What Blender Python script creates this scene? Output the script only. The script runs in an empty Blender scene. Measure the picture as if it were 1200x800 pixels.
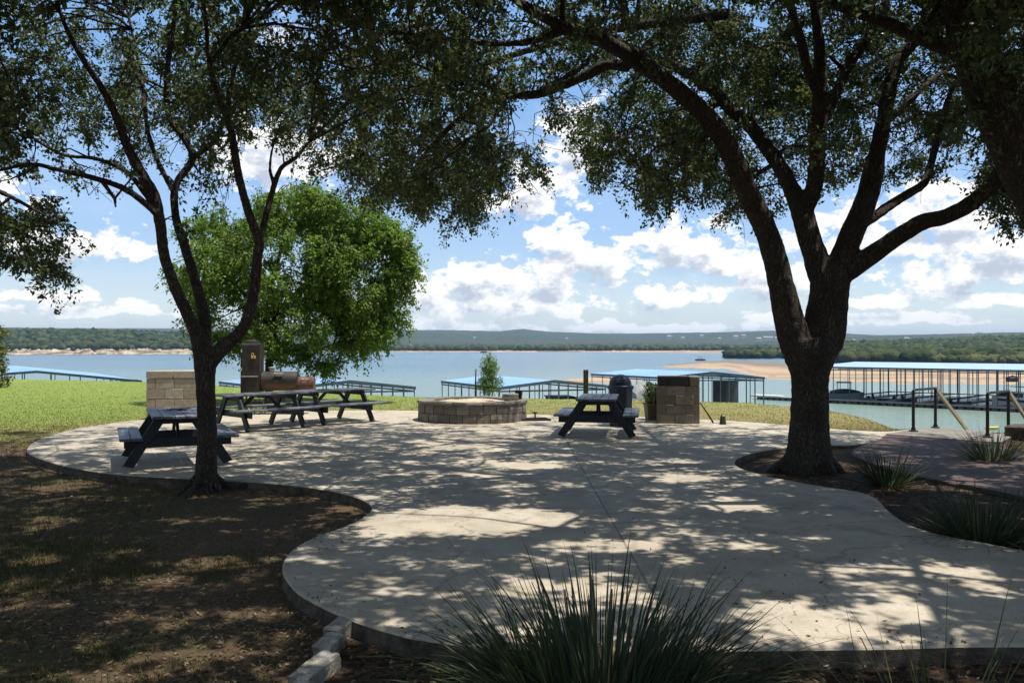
import bpy, bmesh, math, random
import numpy as np
from mathutils import Vector, Matrix

random.seed(7)
rng = np.random.default_rng(11)
scene = bpy.context.scene
COL = scene.collection
EYE = 1.69          # camera height above the patio
F = 1000.0          # focal length in units of a 1200 px wide picture
HOR = 405.0         # row of the horizon
WATER = -7.0        # lake level

def P(px, py, d):
    return np.array([(px - 600.0) / F * d, d, EYE - (py - HOR) / F * d])

def G(px, py, z=0.0):
    d = (EYE - z) * F / (py - HOR)
    return np.array([(px - 600.0) / F * d, d, z])

# ------------------------------------------------------------------ noise
_tab = np.random.default_rng(3).random((256, 256))
def vnoise(x, y):
    x = np.asarray(x, float); y = np.asarray(y, float)
    xi = np.floor(x).astype(int); yi = np.floor(y).astype(int)
    fx = x - xi; fy = y - yi
    fx = fx * fx * (3 - 2 * fx); fy = fy * fy * (3 - 2 * fy)
    a = _tab[xi % 256, yi % 256]; b = _tab[(xi + 1) % 256, yi % 256]
    c = _tab[xi % 256, (yi + 1) % 256]; d = _tab[(xi + 1) % 256, (yi + 1) % 256]
    return (a * (1 - fx) + b * fx) * (1 - fy) + (c * (1 - fx) + d * fx) * fy
def fbm(x, y, o=4):
    s = 0; a = 0.5; t = 0
    for k in range(o):
        s = s + a * vnoise(x * 2 ** k + 17.3 * k, y * 2 ** k + 9.1 * k); t += a; a *= 0.5
    return s / t

# ------------------------------------------------------------------ object helpers
def mesh_np(name, verts, faces_flat, sizes, mats=None, smooth=False, midx=None):
    me = bpy.data.meshes.new(name)
    verts = np.ascontiguousarray(verts, np.float32)
    faces_flat = np.ascontiguousarray(faces_flat, np.int32)
    sizes = np.ascontiguousarray(sizes, np.int32)
    me.vertices.add(len(verts)); me.vertices.foreach_set('co', verts.ravel())
    me.loops.add(len(faces_flat)); me.loops.foreach_set('vertex_index', faces_flat)
    me.polygons.add(len(sizes))
    starts = np.concatenate([[0], np.cumsum(sizes)[:-1]]).astype(np.int32)
    me.polygons.foreach_set('loop_start', starts)
    me.polygons.foreach_set('loop_total', sizes)
    if smooth:
        me.polygons.foreach_set('use_smooth', np.ones(len(sizes), bool))
    for m in (mats or []):
        me.materials.append(m)
    if midx is not None:
        me.polygons.foreach_set('material_index', np.ascontiguousarray(midx, np.int32))
    me.update(calc_edges=True)
    me.validate()
    return me

def link(name, data, parent=None, loc=None, rz=0.0):
    o = bpy.data.objects.new(name, data)
    COL.objects.link(o)
    if parent is not None:
        o.parent = parent
    if loc is not None:
        o.location = loc
    if rz:
        o.rotation_euler = (0, 0, rz)
    return o

def tag(o, label, cat, group=None):
    o['label'] = label; o['category'] = cat
    if group: o['group'] = group
    return o

def thing(name, label, cat, loc=(0, 0, 0), rz=0.0, group=None):
    o = link(name, None, None, loc, rz)
    o.empty_display_size = 0.1
    return tag(o, label, cat, group)

def setting(o, kind='structure'):
    o['kind'] = kind
    return o

def copy_tree(o, parent=None):
    c = o.copy(); COL.objects.link(c)
    if parent is not None:
        c.parent = parent
    for ch in [x for x in o.children]:
        copy_tree(ch, c)
    return c

class MB:
    """collects shapes into one mesh"""
    def __init__(s):
        s.v = []; s.f = []; s.m = []
    def add(s, vs, fs, mi=0):
        n = len(s.v)
        s.v.extend([tuple(map(float, p)) for p in vs])
        s.f.extend([tuple(i + n for i in f) for f in fs])
        s.m.extend([mi] * len(fs))
        return s
    def box(s, c, size, rz=0, rx=0, ry=0, mi=0, bev=0.0, jit=0.0):
        if bev > 0:
            bm = bmesh.new(); bmesh.ops.create_cube(bm, size=1)
            for v in bm.verts:
                v.co = Vector((v.co.x * size[0], v.co.y * size[1], v.co.z * size[2]))
            bmesh.ops.bevel(bm, geom=bm.edges[:], offset=min(bev, min(size) * .45), segments=1, affect='EDGES')
            vs = [v.co.copy() for v in bm.verts]
            bm.verts.index_update()
            fs = [[v.index for v in f.verts] for f in bm.faces]
            bm.free()
        else:
            x, y, z = [k / 2 for k in size]
            vs = [Vector(p) for p in ((-x,-y,-z),(x,-y,-z),(x,y,-z),(-x,y,-z),(-x,-y,z),(x,-y,z),(x,y,z),(-x,y,z))]
            fs = [(3,2,1,0),(4,5,6,7),(0,1,5,4),(1,2,6,5),(2,3,7,6),(3,0,4,7)]
        M = Matrix.Translation(c) @ Matrix.Rotation(rz, 4, 'Z') @ Matrix.Rotation(ry, 4, 'Y') @ Matrix.Rotation(rx, 4, 'X')
        out = []
        for v in vs:
            if jit: v = v + Vector([random.uniform(-jit, jit) for _ in range(3)])
            out.append(M @ v)
        return s.add(out, fs, mi)
    def bar(s, a, b, w, h, up=(0, 0, 1), mi=0, bev=0.0):
        a = Vector(a); b = Vector(b); d = b - a; L = d.length; d.normalize()
        up = Vector(up); side = d.cross(up)
        if side.length < 1e-4: side = d.cross(Vector((0, 1, 0)))
        side.normalize(); u = side.cross(d)
        t = MB(); t.box((0, 0, 0), (w, L, h), bev=bev)
        M = Matrix((side, d, u)).transposed()
        mid = (a + b) / 2
        return s.add([M @ Vector(v) + mid for v in t.v], t.f, mi)
    def tube(s, pts, rad, n=8, mi=0, cap=True):
        pts = [np.array(p, float) for p in pts]
        if np.isscalar(rad): rad = [rad] * len(pts)
        v, f = tube_np(np.array(pts), np.array(rad, float), n, cap)
        return s.add(v, f, mi)
    def lathe(s, prof, n=24, c=(0, 0, 0), mi=0, cap=True, a0=0.0):
        vs = []; fs = []
        for (r, z) in prof:
            for k in range(n):
                a = a0 + 2 * math.pi * k / n
                vs.append((c[0] + r * math.cos(a), c[1] + r * math.sin(a), c[2] + z))
        for j in range(len(prof) - 1):
            for k in range(n):
                k2 = (k + 1) % n
                fs.append((j * n + k, j * n + k2, (j + 1) * n + k2, (j + 1) * n + k))
        if cap:
            fs.append(tuple(range(n))[::-1]); fs.append(tuple((len(prof) - 1) * n + k for k in range(n)))
        return s.add(vs, fs, mi)
    def build(s, name, mats, parent=None, smooth=False, loc=None, rz=0.0):
        me = bpy.data.meshes.new(name)
        me.from_pydata(s.v, [], s.f)
        if not isinstance(mats, (list, tuple)): mats = [mats]
        for m in mats: me.materials.append(m)
        me.polygons.foreach_set('material_index', s.m)
        if smooth:
            me.polygons.foreach_set('use_smooth', [True] * len(s.f))
        bm = bmesh.new(); bm.from_mesh(me); bmesh.ops.recalc_face_normals(bm, faces=bm.faces[:]); bm.to_mesh(me); bm.free()
        me.update()
        return link(name, me, parent, loc, rz)

def tube_np(pts, rad, n=8, cap=True, wob=0.0):
    m = len(pts)
    tan = np.gradient(pts, axis=0)
    tan /= (np.linalg.norm(tan, axis=1, keepdims=True) + 1e-9)
    ref = np.array([0.3, 0.9, 0.1]) if abs(tan[0, 2]) > .7 else np.array([0, 0, 1.0])
    u = np.cross(tan[0], ref); u /= np.linalg.norm(u) + 1e-9
    V = []
    for i in range(m):
        u = u - tan[i] * np.dot(u, tan[i]); u /= np.linalg.norm(u) + 1e-9
        w = np.cross(tan[i], u)
        a = np.arange(n) * 2 * np.pi / n
        r = rad[i] * (1 + wob * (rng.random(n) - .5))
        V.append(pts[i] + (np.cos(a) * r)[:, None] * u + (np.sin(a) * r)[:, None] * w)
    V = np.concatenate(V)
    Fc = []
    for i in range(m - 1):
        for k in range(n):
            k2 = (k + 1) % n
            Fc.append((i * n + k, i * n + k2, (i + 1) * n + k2, (i + 1) * n + k))
    if cap:
        Fc.append(tuple(range(n))[::-1]); Fc.append(tuple((m - 1) * n + k for k in range(n)))
    return V, Fc

def catmull(pts, k=6):
    pts = np.array(pts, float)
    p = np.vstack([2 * pts[0] - pts[1], pts, 2 * pts[-1] - pts[-2]])
    out = []
    for i in range(1, len(p) - 2):
        for t in np.arange(k) / k:
            a, b, c, d = p[i - 1], p[i], p[i + 1], p[i + 2]
            out.append(.5 * ((2 * b) + (-a + c) * t + (2 * a - 5 * b + 4 * c - d) * t ** 2 + (-a + 3 * b - 3 * c + d) * t ** 3))
    out.append(pts[-1])
    return np.array(out)

# ------------------------------------------------------------------ materials
class NT:
    def __init__(s, tree):
        s.t = tree
    def n(s, kind, **kw):
        nd = s.t.nodes.new(kind)
        for k, v in kw.items():
            if k.startswith('i_'):
                key = k[2:]
                key = int(key) if key.isdigit() else key.replace('_', ' ')
                s.put(nd.inputs[key], v)
            else:
                setattr(nd, k, v)
        return nd
    def put(s, sock, v):
        if hasattr(v, 'is_output') and v.is_output:
            s.t.links.new(v, sock)
        elif isinstance(v, (tuple, list)) and len(v) == 3 and sock.type == 'RGBA':
            sock.default_value = (*v, 1)
        else:
            sock.default_value = v
    def math(s, op, a, b=0.0, c=None, clamp=False):
        nd = s.t.nodes.new('ShaderNodeMath'); nd.operation = op; nd.use_clamp = clamp
        s.put(nd.inputs[0], a); s.put(nd.inputs[1], b)
        if c is not None: s.put(nd.inputs[2], c)
        return nd.outputs[0]
    def vmath(s, op, a, b=None):
        nd = s.t.nodes.new('ShaderNodeVectorMath'); nd.operation = op
        s.put(nd.inputs[0], a)
        if b is not None: s.put(nd.inputs[1], b)
        return nd.outputs['Value'] if op in ('LENGTH', 'DOT_PRODUCT') else nd.outputs[0]
    def mix(s, fac, a, b, typ='MIX'):
        nd = s.t.nodes.new('ShaderNodeMix'); nd.data_type = 'RGBA'; nd.blend_type = typ
        s.put(nd.inputs[0], fac); s.put(nd.inputs[6], a); s.put(nd.inputs[7], b)
        return nd.outputs[2]
    def ramp(s, fac, stops, interp='LINEAR'):
        nd = s.t.nodes.new('ShaderNodeValToRGB'); cr = nd.color_ramp; cr.interpolation = interp
        while len(cr.elements) < len(stops): cr.elements.new(0.5)
        for e, (p, c) in zip(cr.elements, stops):
            e.position = p; e.color = (*c, 1) if len(c) == 3 else c
        s.put(nd.inputs[0], fac)
        return nd.outputs[0]
    def mr(s, v, a, b, c=0.0, d=1.0, smooth=False):
        nd = s.t.nodes.new('ShaderNodeMapRange')
        if smooth: nd.interpolation_type = 'SMOOTHSTEP'
        s.put(nd.inputs[0], v); nd.inputs[1].default_value = a; nd.inputs[2].default_value = b
        nd.inputs[3].default_value = c; nd.inputs[4].default_value = d
        return nd.outputs[0]
    def coord(s, kind='Object', scale=None, rot=None):
        tc = s.t.nodes.new('ShaderNodeTexCoord').outputs[kind]
        if scale is None: return tc
        mp = s.t.nodes.new('ShaderNodeMapping')
        s.put(mp.inputs['Vector'], tc)
        mp.inputs['Scale'].default_value = scale if isinstance(scale, (tuple, list)) else (scale,) * 3
        if rot: mp.inputs['Rotation'].default_value = rot
        return mp.outputs[0]
    def noise(s, vec, scale, detail=4, rough=.55, out='Fac'):
        nd = s.t.nodes.new('ShaderNodeTexNoise')
        s.put(nd.inputs['Vector'], vec); nd.inputs['Scale'].default_value = scale
        nd.inputs['Detail'].default_value = detail; nd.inputs['Roughness'].default_value = rough
        return nd.outputs[out]
    def voro(s, vec, scale, feature='F1', out='Distance'):
        nd = s.t.nodes.new('ShaderNodeTexVoronoi'); nd.feature = feature
        s.put(nd.inputs['Vector'], vec); nd.inputs['Scale'].default_value = scale
        return nd.outputs[out]
    def bump(s, h, strength=.5, dist=.02, normal=None):
        nd = s.t.nodes.new('ShaderNodeBump'); nd.inputs['Strength'].default_value = strength
        nd.inputs['Distance'].default_value = dist; s.put(nd.inputs['Height'], h)
        if normal is not None: s.put(nd.inputs['Normal'], normal)
        return nd.outputs[0]

def new_mat(name):
    m = bpy.data.materials.new(name); m.use_nodes = True
    nt = NT(m.node_tree); b = m.node_tree.nodes['Principled BSDF']
    return m, nt, b

def basic(name, c1, c2, scale=6.0, rough=.7, bump=.2, bscale=None, bdist=.01, metal=0.0, stretch=None, spec=.4, lo=.35, hi=.65):
    m, nt, b = new_mat(name)
    v = nt.coord('Object', stretch) if stretch else nt.coord('Object')
    n1 = nt.noise(v, scale, 6, .6)
    nt.put(b.inputs['Base Color'], nt.ramp(n1, [(lo, c1), (hi, c2)]))
    n2 = nt.noise(v, bscale or scale * 6, 6, .65)
    if bump: nt.put(b.inputs['Normal'], nt.bump(n2, bump, bdist))
    nt.put(b.inputs['Roughness'], nt.mr(n2, .3, .7, rough - .08, rough + .08))
    b.inputs['Metallic'].default_value = metal
    b.inputs['Specular IOR Level'].default_value = spec
    return m

def leaf_mat(name, cols, trans=.3, rough=.45, tcol=None, spec=.35):
    m, nt, b = new_mat(name)
    gi = nt.n('ShaderNodeNewGeometry').outputs['Random Per Island']
    col = nt.ramp(gi, cols)
    big = nt.noise(nt.coord('Object'), .9, 2)
    col = nt.mix(nt.mr(big, .35, .7, 0.0, .45), col, (.6, .75, .35), 'MULTIPLY')
    nt.put(b.inputs['Base Color'], col)
    b.inputs['Roughness'].default_value = rough
    b.inputs['Specular IOR Level'].default_value = spec
    tr = nt.n('ShaderNodeBsdfTranslucent')
    nt.put(tr.inputs['Color'], nt.mix(.6, col, tcol or (.10, .16, .02)))
    mx = nt.n('ShaderNodeMixShader'); mx.inputs[0].default_value = trans
    nt.put(mx.inputs[1], b.outputs[0]); nt.put(mx.inputs[2], tr.outputs[0])
    out = [n for n in m.node_tree.nodes if n.type == 'OUTPUT_MATERIAL'][0]
    nt.put(out.inputs['Surface'], mx.outputs[0])
    return m
# ------------------------------------------------------------------ camera, sun, sky
cam = bpy.data.cameras.new('camera'); cam.lens = 30.0; cam.sensor_width = 36.0
cam.clip_start = 0.05; cam.clip_end = 20000
co = link('camera', cam, None, (0, 0, EYE))
co.rotation_euler = (math.radians(90) + math.atan(5.0 / F), 0, 0)
scene.camera = co

SUN = Vector((0.27, -0.06, 0.96)).normalized()
sl = bpy.data.lights.new('sun', 'SUN'); sl.energy = 5.0; sl.angle = math.radians(.53); sl.color = (1.0, .945, .85)
so = link('sun', sl, None, (0, 0, 40))
so.rotation_euler = SUN.to_track_quat('Z', 'Y').to_euler()

world = bpy.data.worlds.new('World'); scene.world = world; world.use_nodes = True
wt = NT(world.node_tree)
bgn = world.node_tree.nodes['Background']
bgn.inputs['Strength'].default_value = 0.1
sky = wt.n('ShaderNodeTexSky'); sky.sky_type = 'NISHITA'; sky.sun_disc = False
sky.sun_elevation = math.asin(SUN.z); sky.sun_rotation = math.atan2(SUN.x, SUN.y)
sky.air_density = 1.0; sky.dust_density = .6; sky.ozone_density = 2.0; sky.altitude = 200

# cumulus field: (column, row, half width, half height) of each cloud as seen on the sky dome
CLOUDS = [(628,222,58,44),(585,232,42,26),(652,272,40,44),(692,300,78,40),(640,322,70,34),(560,322,68,36),(500,338,62,30),
          (600,352,120,26),(805,290,82,40),(850,306,64,34),(905,335,90,28),(775,346,54,20),(1000,278,84,56),(1075,262,92,48),
          (1140,300,70,40),(1090,322,90,30),(1010,350,70,16),(1130,358,60,14),(130,298,76,30),(30,250,70,30),(330,180,90,60),
          (675,165,48,60),(90,352,60,12),(480,378,150,12),(760,382,170,11),(1000,376,170,11),(160,366,110,11),(1330,240,120,70),(-160,260,150,60)]
grp = bpy.data.node_groups.new('cloud_density', 'ShaderNodeTree')
grp.interface.new_socket('Vector', in_out='INPUT', socket_type='NodeSocketVector')
grp.interface.new_socket('Value', in_out='OUTPUT', socket_type='NodeSocketFloat')
g = NT(grp)
gin = g.n('NodeGroupInput'); gout = g.n('NodeGroupOutput')
pv = gin.outputs[0]
wv = g.noise(pv, 16.0, 3, .55, 'Color')
wv = g.vmath('MULTIPLY', g.vmath('SUBTRACT', wv, (.5, .5, .5)), (.050, .030, 0))
pw = g.vmath('ADD', pv, wv)
cur = None
for (cx, cy, rx, ry) in CLOUDS:
    c = ((cx - 600) / F, (HOR - cy - ry * .3) / F, 0)
    a = g.vmath('MULTIPLY', g.vmath('SUBTRACT', pw, c), (F / rx / .92, F / ry / .92, 0))
    m_ = g.vmath('MAXIMUM', a, g.vmath('MULTIPLY', a, (-1, -1.9, 0)))
    L = g.vmath('LENGTH', m_)
    cur = L if cur is None else g.math('SMOOTH_MIN', cur, L, .12)
nz = g.noise(g.vmath('MULTIPLY', pv, (1, 1.5, 1)), 30.0, 8, .6)
dens = g.math('ADD', g.math('SUBTRACT', 1.02, cur), g.math('MULTIPLY', g.math('SUBTRACT', nz, .5), 3.7))
# loose fields of cloud elsewhere on the dome and a thin veil between the cumuli
wide = g.noise(g.vmath('MULTIPLY', pv, (1, 1.8, 1)), 6.0, 6, .6)
sepv = g.n('ShaderNodeSeparateXYZ', i_0=pv)
up = g.mr(sepv.outputs[1], .22, .5, 0, 1, True)
aside = g.mr(g.math('ABSOLUTE', sepv.outputs[0]), .7, 1.0, 0, 1, True)
elsew = g.math('MULTIPLY', g.math('SUBTRACT', wide, .60), g.math('MULTIPLY', g.math('MAXIMUM', up, aside), 6.0))
dens = g.math('MAXIMUM', dens, elsew)
g.put(gout.inputs[0], dens)

geo = wt.n('ShaderNodeTexCoord').outputs['Generated']
sp = wt.n('ShaderNodeSeparateXYZ', i_0=geo)
az = wt.math('ARCTAN2', sp.outputs[0], sp.outputs[1])
hy = wt.math('SQRT', wt.math('ADD', wt.math('MULTIPLY', sp.outputs[0], sp.outputs[0]), wt.math('MULTIPLY', sp.outputs[1], sp.outputs[1])))
el = wt.math('ARCTAN2', sp.outputs[2], hy)
uv = wt.n('ShaderNodeCombineXYZ', i_0=az, i_1=el).outputs[0]
def dens_at(off):
    nd = wt.n('ShaderNodeGroup'); nd.node_tree = grp
    wt.put(nd.inputs[0], wt.vmath('ADD', uv, off))
    return nd.outputs[0]
d0 = dens_at((0, 0, 0)); d1 = dens_at((.006, .016, 0))
cov = wt.mr(d0, -.08, .36, 0, 1, True)
over = wt.mr(d1, .12, 1.15, 0, 1, True)
edge = wt.mr(d0, .1, .8, 0, 1)
cloudc = wt.mix(over, (8.7, 8.6, 8.4), (4.2, 4.6, 5.3))
lowfade = wt.mr(el, .0, .16, 1, 0, True)
skyc = wt.mix(wt.math('MULTIPLY', lowfade, wt.mr(wt.math('ABSOLUTE', az), .7, 1.3, .34, .15)), sky.outputs[0], (5.6, 6.8, 8.4))
veil = wt.mr(wt.noise(wt.vmath('MULTIPLY', uv, (1, 2.2, 1)), 5.0, 5, .6), .5, .85, 0, .18, True)
skyc = wt.mix(wt.mr(el, .03, .16, 0, .55, True), skyc, (2.0, 4.1, 7.6))
skyc = wt.mix(veil, skyc, (7.0, 7.6, 8.4))
skyc = wt.mix(wt.math('MULTIPLY', wt.math('MAXIMUM', wt.mr(wt.math('ABSOLUTE', az), .7, 1.1, 0, 1, True), wt.mr(el, .42, .7, 0, 1, True)), .6), skyc, (2.5, 2.55, 2.5))
cov2 = wt.math('MULTIPLY', cov, wt.mr(el, .004, .05, .55, .97))
wt.put(bgn.inputs['Color'], wt.mix(cov2, skyc, cloudc))

scene.view_settings.view_transform = 'Standard'; scene.view_settings.look = 'None'
scene.view_settings.exposure = 0.5; scene.view_settings.gamma = 1.0
scene.view_settings.use_curve_mapping = False
scene.render.engine = 'CYCLES'
cy = scene.cycles
cy.max_bounces = 6; cy.diffuse_bounces = 3; cy.glossy_bounces = 2; cy.transmission_bounces = 3
cy.transparent_max_bounces = 8; cy.volume_bounces = 0
cy.use_denoising = True
cy.sample_clamp_indirect = 6.0

# ------------------------------------------------------------------ materials
M = {}
M['bark'] = None
def bark(name, c1, c2, c3):
    m, nt, b = new_mat(name)
    v = nt.coord('Object', (1, 1, .16))
    vd = nt.vmath('ADD', v, nt.vmath('MULTIPLY', nt.noise(nt.coord('Object'), 9, 4, .6, 'Color'), (.10, .10, .04)))
    cr = nt.voro(vd, 48, 'DISTANCE_TO_EDGE')
    n1 = nt.noise(nt.coord('Object'), 3, 5)
    fine = nt.noise(v, 60, 5)
    crk = nt.math('MULTIPLY', nt.mr(cr, 0, .28, 0, 1), nt.mr(nt.noise(v, 20, 4), .3, .6, .35, 1))
    col = nt.mix(crk, c1, nt.ramp(n1, [(.35, c2), (.68, c3)]))
    nt.put(b.inputs['Base Color'], nt.mix(nt.mr(fine, .3, .7, 0, .5), col, c1))
    h = nt.math('ADD', crk, nt.math('MULTIPLY', fine, .5))
    nt.put(b.inputs['Normal'], nt.bump(h, 1.0, .035))
    b.inputs['Roughness'].default_value = .9
    b.inputs['Specular IOR Level'].default_value = .2
    return m
M['bark'] = bark('oak_bark', (.045, .036, .028), (.155, .13, .105), (.27, .235, .195))
M['bark_pale'] = bark('elm_bark', (.04, .03, .024), (.11, .09, .07), (.16, .14, .115))
M['oak_leaf'] = leaf_mat('oak_leaf', [(0, (.038, .058, .030)), (.5, (.075, .108, .052)), (.85, (.12, .155, .075)), (1, (.20, .22, .12))], .40, .40, (.12, .16, .03))
M['elm_leaf'] = leaf_mat('elm_leaf', [(0, (.052, .115, .024)), (.45, (.118, .205, .037)), (.8, (.19, .275, .05)), (1, (.29, .34, .09))], .48, .5, (.25, .40, .05))
M['shrub_leaf'] = leaf_mat('shrub_leaf', [(0, (.06, .09, .03)), (.5, (.11, .14, .045)), (1, (.2, .2, .07))], .3, .5, (.2, .22, .04))
M['blade'] = leaf_mat('yucca_blade', [(0, (.022, .033, .020)), (.55, (.040, .056, .032)), (.93, (.06, .078, .04)), (.95, (.15, .125, .07)), (1, (.2, .17, .1))], .08, .5, None, .22)
M['blade_light'] = leaf_mat('sedge_blade', [(0, (.04, .055, .025)), (.7, (.10, .12, .05)), (1, (.24, .22, .11))], .2, .5)

# concrete slab
m, nt, b = new_mat('patio_concrete')
v = nt.coord('Object')
n1 = nt.noise(v, .55, 6, .6); n2 = nt.noise(v, 3.2, 6, .65); n3 = nt.noise(v, 40, 5, .7); n4 = nt.noise(v, 1.6, 4, .6)
col = nt.ramp(n1, [(.3, (.29, .262, .212)), (.5, (.405, .36, .285)), (.72, (.455, .42, .35))])
col = nt.mix(nt.mr(n2, .42, .68, 0, .6), col, (.25, .205, .15))
col = nt.mix(nt.mr(n4, .54, .66, 0, .5), col, (.23, .19, .14))
col = nt.mix(nt.mr(n3, .5, .72, 0, .65), col, (.17, .14, .105))
spots = nt.voro(v, 5.5)
col = nt.mix(nt.mr(spots, .02, .05, .55, 0), col, (.1, .085, .065))
sx = nt.n('ShaderNodeSeparateXYZ', i_0=v)
def jline(ax, pos, w=.007):
    return nt.mr(nt.math('ABSOLUTE', nt.math('SUBTRACT', ax, pos)), w, w + .006, 1, 0)
wob = nt.math('ADD', sx.outputs[0], nt.math('MULTIPLY', nt.noise(v, 2, 2), .03))
wob2 = nt.math('ADD', sx.outputs[1], nt.math('MULTIPLY', nt.noise(v, 2, 2), .03))
jl = nt.math('MAXIMUM', jline(wob, .98), nt.math('MAXIMUM', jline(wob2, 13.2), jline(wob, -3.4)))
jl = nt.math('MAXIMUM', jl, nt.math('MAXIMUM', jline(wob2, 8.9), jline(wob, 4.6)))
col = nt.mix(nt.math('MULTIPLY', jl, .6), col, (.09, .075, .06))
crk = nt.voro(nt.vmath('ADD', v, nt.vmath('MULTIPLY', nt.noise(v, 2.5, 4, .6, 'Color'), (.6, .6, 0))), .33, 'DISTANCE_TO_EDGE')
col = nt.mix(nt.mr(crk, .0015, .004, .45, 0), col, (.08, .07, .055))
nt.put(b.inputs['Base Color'], col)
h = nt.math('ADD', nt.math('MULTIPLY', n3, .4), nt.math('SUBTRACT', n2, nt.math('MULTIPLY', jl, .8)))
nt.put(b.inputs['Normal'], nt.bump(h, .35, .012)); b.inputs['Roughness'].default_value = .82
M['concrete'] = m
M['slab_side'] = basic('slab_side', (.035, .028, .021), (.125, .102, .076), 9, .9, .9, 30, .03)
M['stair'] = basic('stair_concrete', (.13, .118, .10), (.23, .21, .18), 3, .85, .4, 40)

def stone(name, c1, c2, c3, bw, bh, grout=(.3, .27, .22)):
    m, nt, b = new_mat(name)
    v = nt.coord('Object')
    n = nt.noise(v, 9, 6, .65); f = nt.noise(v, 70, 4, .7)
    gi = nt.n('ShaderNodeNewGeometry').outputs['Random Per Island']
    col = nt.ramp(gi, [(0, c1), (.5, c2), (1, c3)])
    col = nt.mix(nt.mr(n, .4, .75, 0, .55), col, tuple(k * .5 for k in c1))
    nt.put(b.inputs['Base Color'], col)
    nt.put(b.inputs['Normal'], nt.bump(nt.math('ADD', n, nt.math('MULTIPLY', f, .4)), .8, .02))
    b.inputs['Roughness'].default_value = .9
    return m
M['limestone'] = stone('limestone_block', (.29, .25, .19), (.345, .30, .23), (.40, .355, .28), .4, .2)
M['limestone_dark'] = stone('weathered_block', (.135, .115, .088), (.165, .142, .108), (.205, .178, .138), .4, .2)
M['pit_stone'] = stone('fire_pit_stone', (.135, .12, .10), (.18, .162, .135), (.24, .215, .18), .3, .2)
M['pit_cap'] = stone('fire_pit_cap', (.15, .13, .11), (.19, .165, .14), (.24, .21, .175), .3, .2)
M['mortar'] = basic('mortar', (.15, .13, .1), (.24, .21, .165), 12, .9, .5)
M['soot'] = basic('sooty_metal', (.008, .008, .009), (.03, .026, .024), 10, .7, .4)
M['sand'] = basic('fire_pit_sand', (.3, .25, .17), (.5, .44, .32), 4, .95, .6, 30, .02)
M['rock'] = basic('white_limestone_rock', (.18, .165, .14), (.46, .43, .37), 9, .85, 1.0, 30, .03)
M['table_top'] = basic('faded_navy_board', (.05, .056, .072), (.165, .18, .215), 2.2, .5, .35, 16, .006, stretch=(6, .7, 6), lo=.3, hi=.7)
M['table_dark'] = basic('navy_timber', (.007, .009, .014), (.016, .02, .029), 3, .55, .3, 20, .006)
M['bin'] = basic('navy_plastic', (.012, .017, .035), (.022, .03, .055), 3, .38, .05, 60)
M['rust'] = basic('rusty_steel', (.045, .03, .022), (.12, .07, .045), 5, .7, .4, 30, metal=.2)
M['rust_red'] = basic('red_rusty_steel', (.07, .036, .026), (.14, .072, .05), 6, .75, .4, 30, metal=.1)
M['dark_steel'] = basic('dark_steel', (.02, .018, .017), (.055, .045, .038), 5, .6, .3, 30, metal=.3)
M['brass'] = basic('brass', (.5, .36, .08), (.75, .6, .14), 8, .4, .1, metal=.3)
M['bright_metal'] = basic('worn_metal', (.4, .38, .33), (.65, .62, .55), 9, .4, .1, metal=.6)
M['black_rail'] = basic('black_painted_steel', (.007, .007, .008), (.014, .014, .016), 5, .45, .1)
M['wood_rail'] = basic('weathered_handrail', (.30, .25, .17), (.44, .38, .27), 5, .7, .3)
M['post_wood'] = basic('weathered_post', (.022, .018, .014), (.052, .042, .032), 4, .85, .6, 30, stretch=(4, 4, .6))
M['pot'] = basic('clay_pot', (.14, .115, .085), (.2, .17, .125), 5, .85, .2)
M['soil'] = basic('potting_soil', (.02, .015, .01), (.05, .038, .026), 20, .95, .8)
M['roof'] = basic('pale_blue_metal_roof', (.17, .31, .52), (.22, .37, .59), .15, .45, .1, 3, .02)
M['roof_pale'] = basic('white_blue_metal_roof', (.26, .38, .54), (.31, .43, .59), .1, .45, .1, 3, .02)
M['roof_trim'] = basic('roof_trim', (.05, .075, .11), (.08, .11, .15), 1, .5, .1)
M['dock_post'] = basic('dock_post', (.10, .115, .135), (.15, .165, .185), .7, .6, .1)
M['dock_deck'] = basic('dock_deck', (.22, .21, .19), (.34, .33, .30), .6, .8, .2)
M['dock_float'] = basic('dock_float', (.04, .04, .042), (.10, .10, .10), .6, .7, .2)
M['boat_white'] = basic('boat_gelcoat', (.74, .75, .75), (.82, .82, .81), 1, .3, .0)
M['boat_dark'] = basic('boat_dark_canvas', (.012, .016, .026), (.03, .036, .05), 1.5, .7, .2)
M['boat_grey'] = basic('boat_grey_canvas', (.17, .18, .18), (.26, .27, .26), 1.5, .8, .2)
M['boat_green'] = basic('boat_green_hull', (.16, .24, .24), (.22, .3, .3), 1, .4, .1)
M['boat_glass'] = basic('boat_glass', (.01, .012, .016), (.02, .024, .03), 1, .12, .0)
M['shed'] = basic('dock_shed_panel', (.035, .042, .046), (.075, .082, .08), .8, .6, .2)
M['yellow'] = basic('yellow_plastic', (.55, .50, .10), (.65, .6, .16), 2, .5, .0)
M['house_wall'] = basic('house_wall', (.62, .6, .56), (.75, .73, .68), .1, .8, .0)
M['house_roof'] = basic('house_roof', (.22, .2, .19), (.34, .3, .28), .1, .8, .0)

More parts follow.
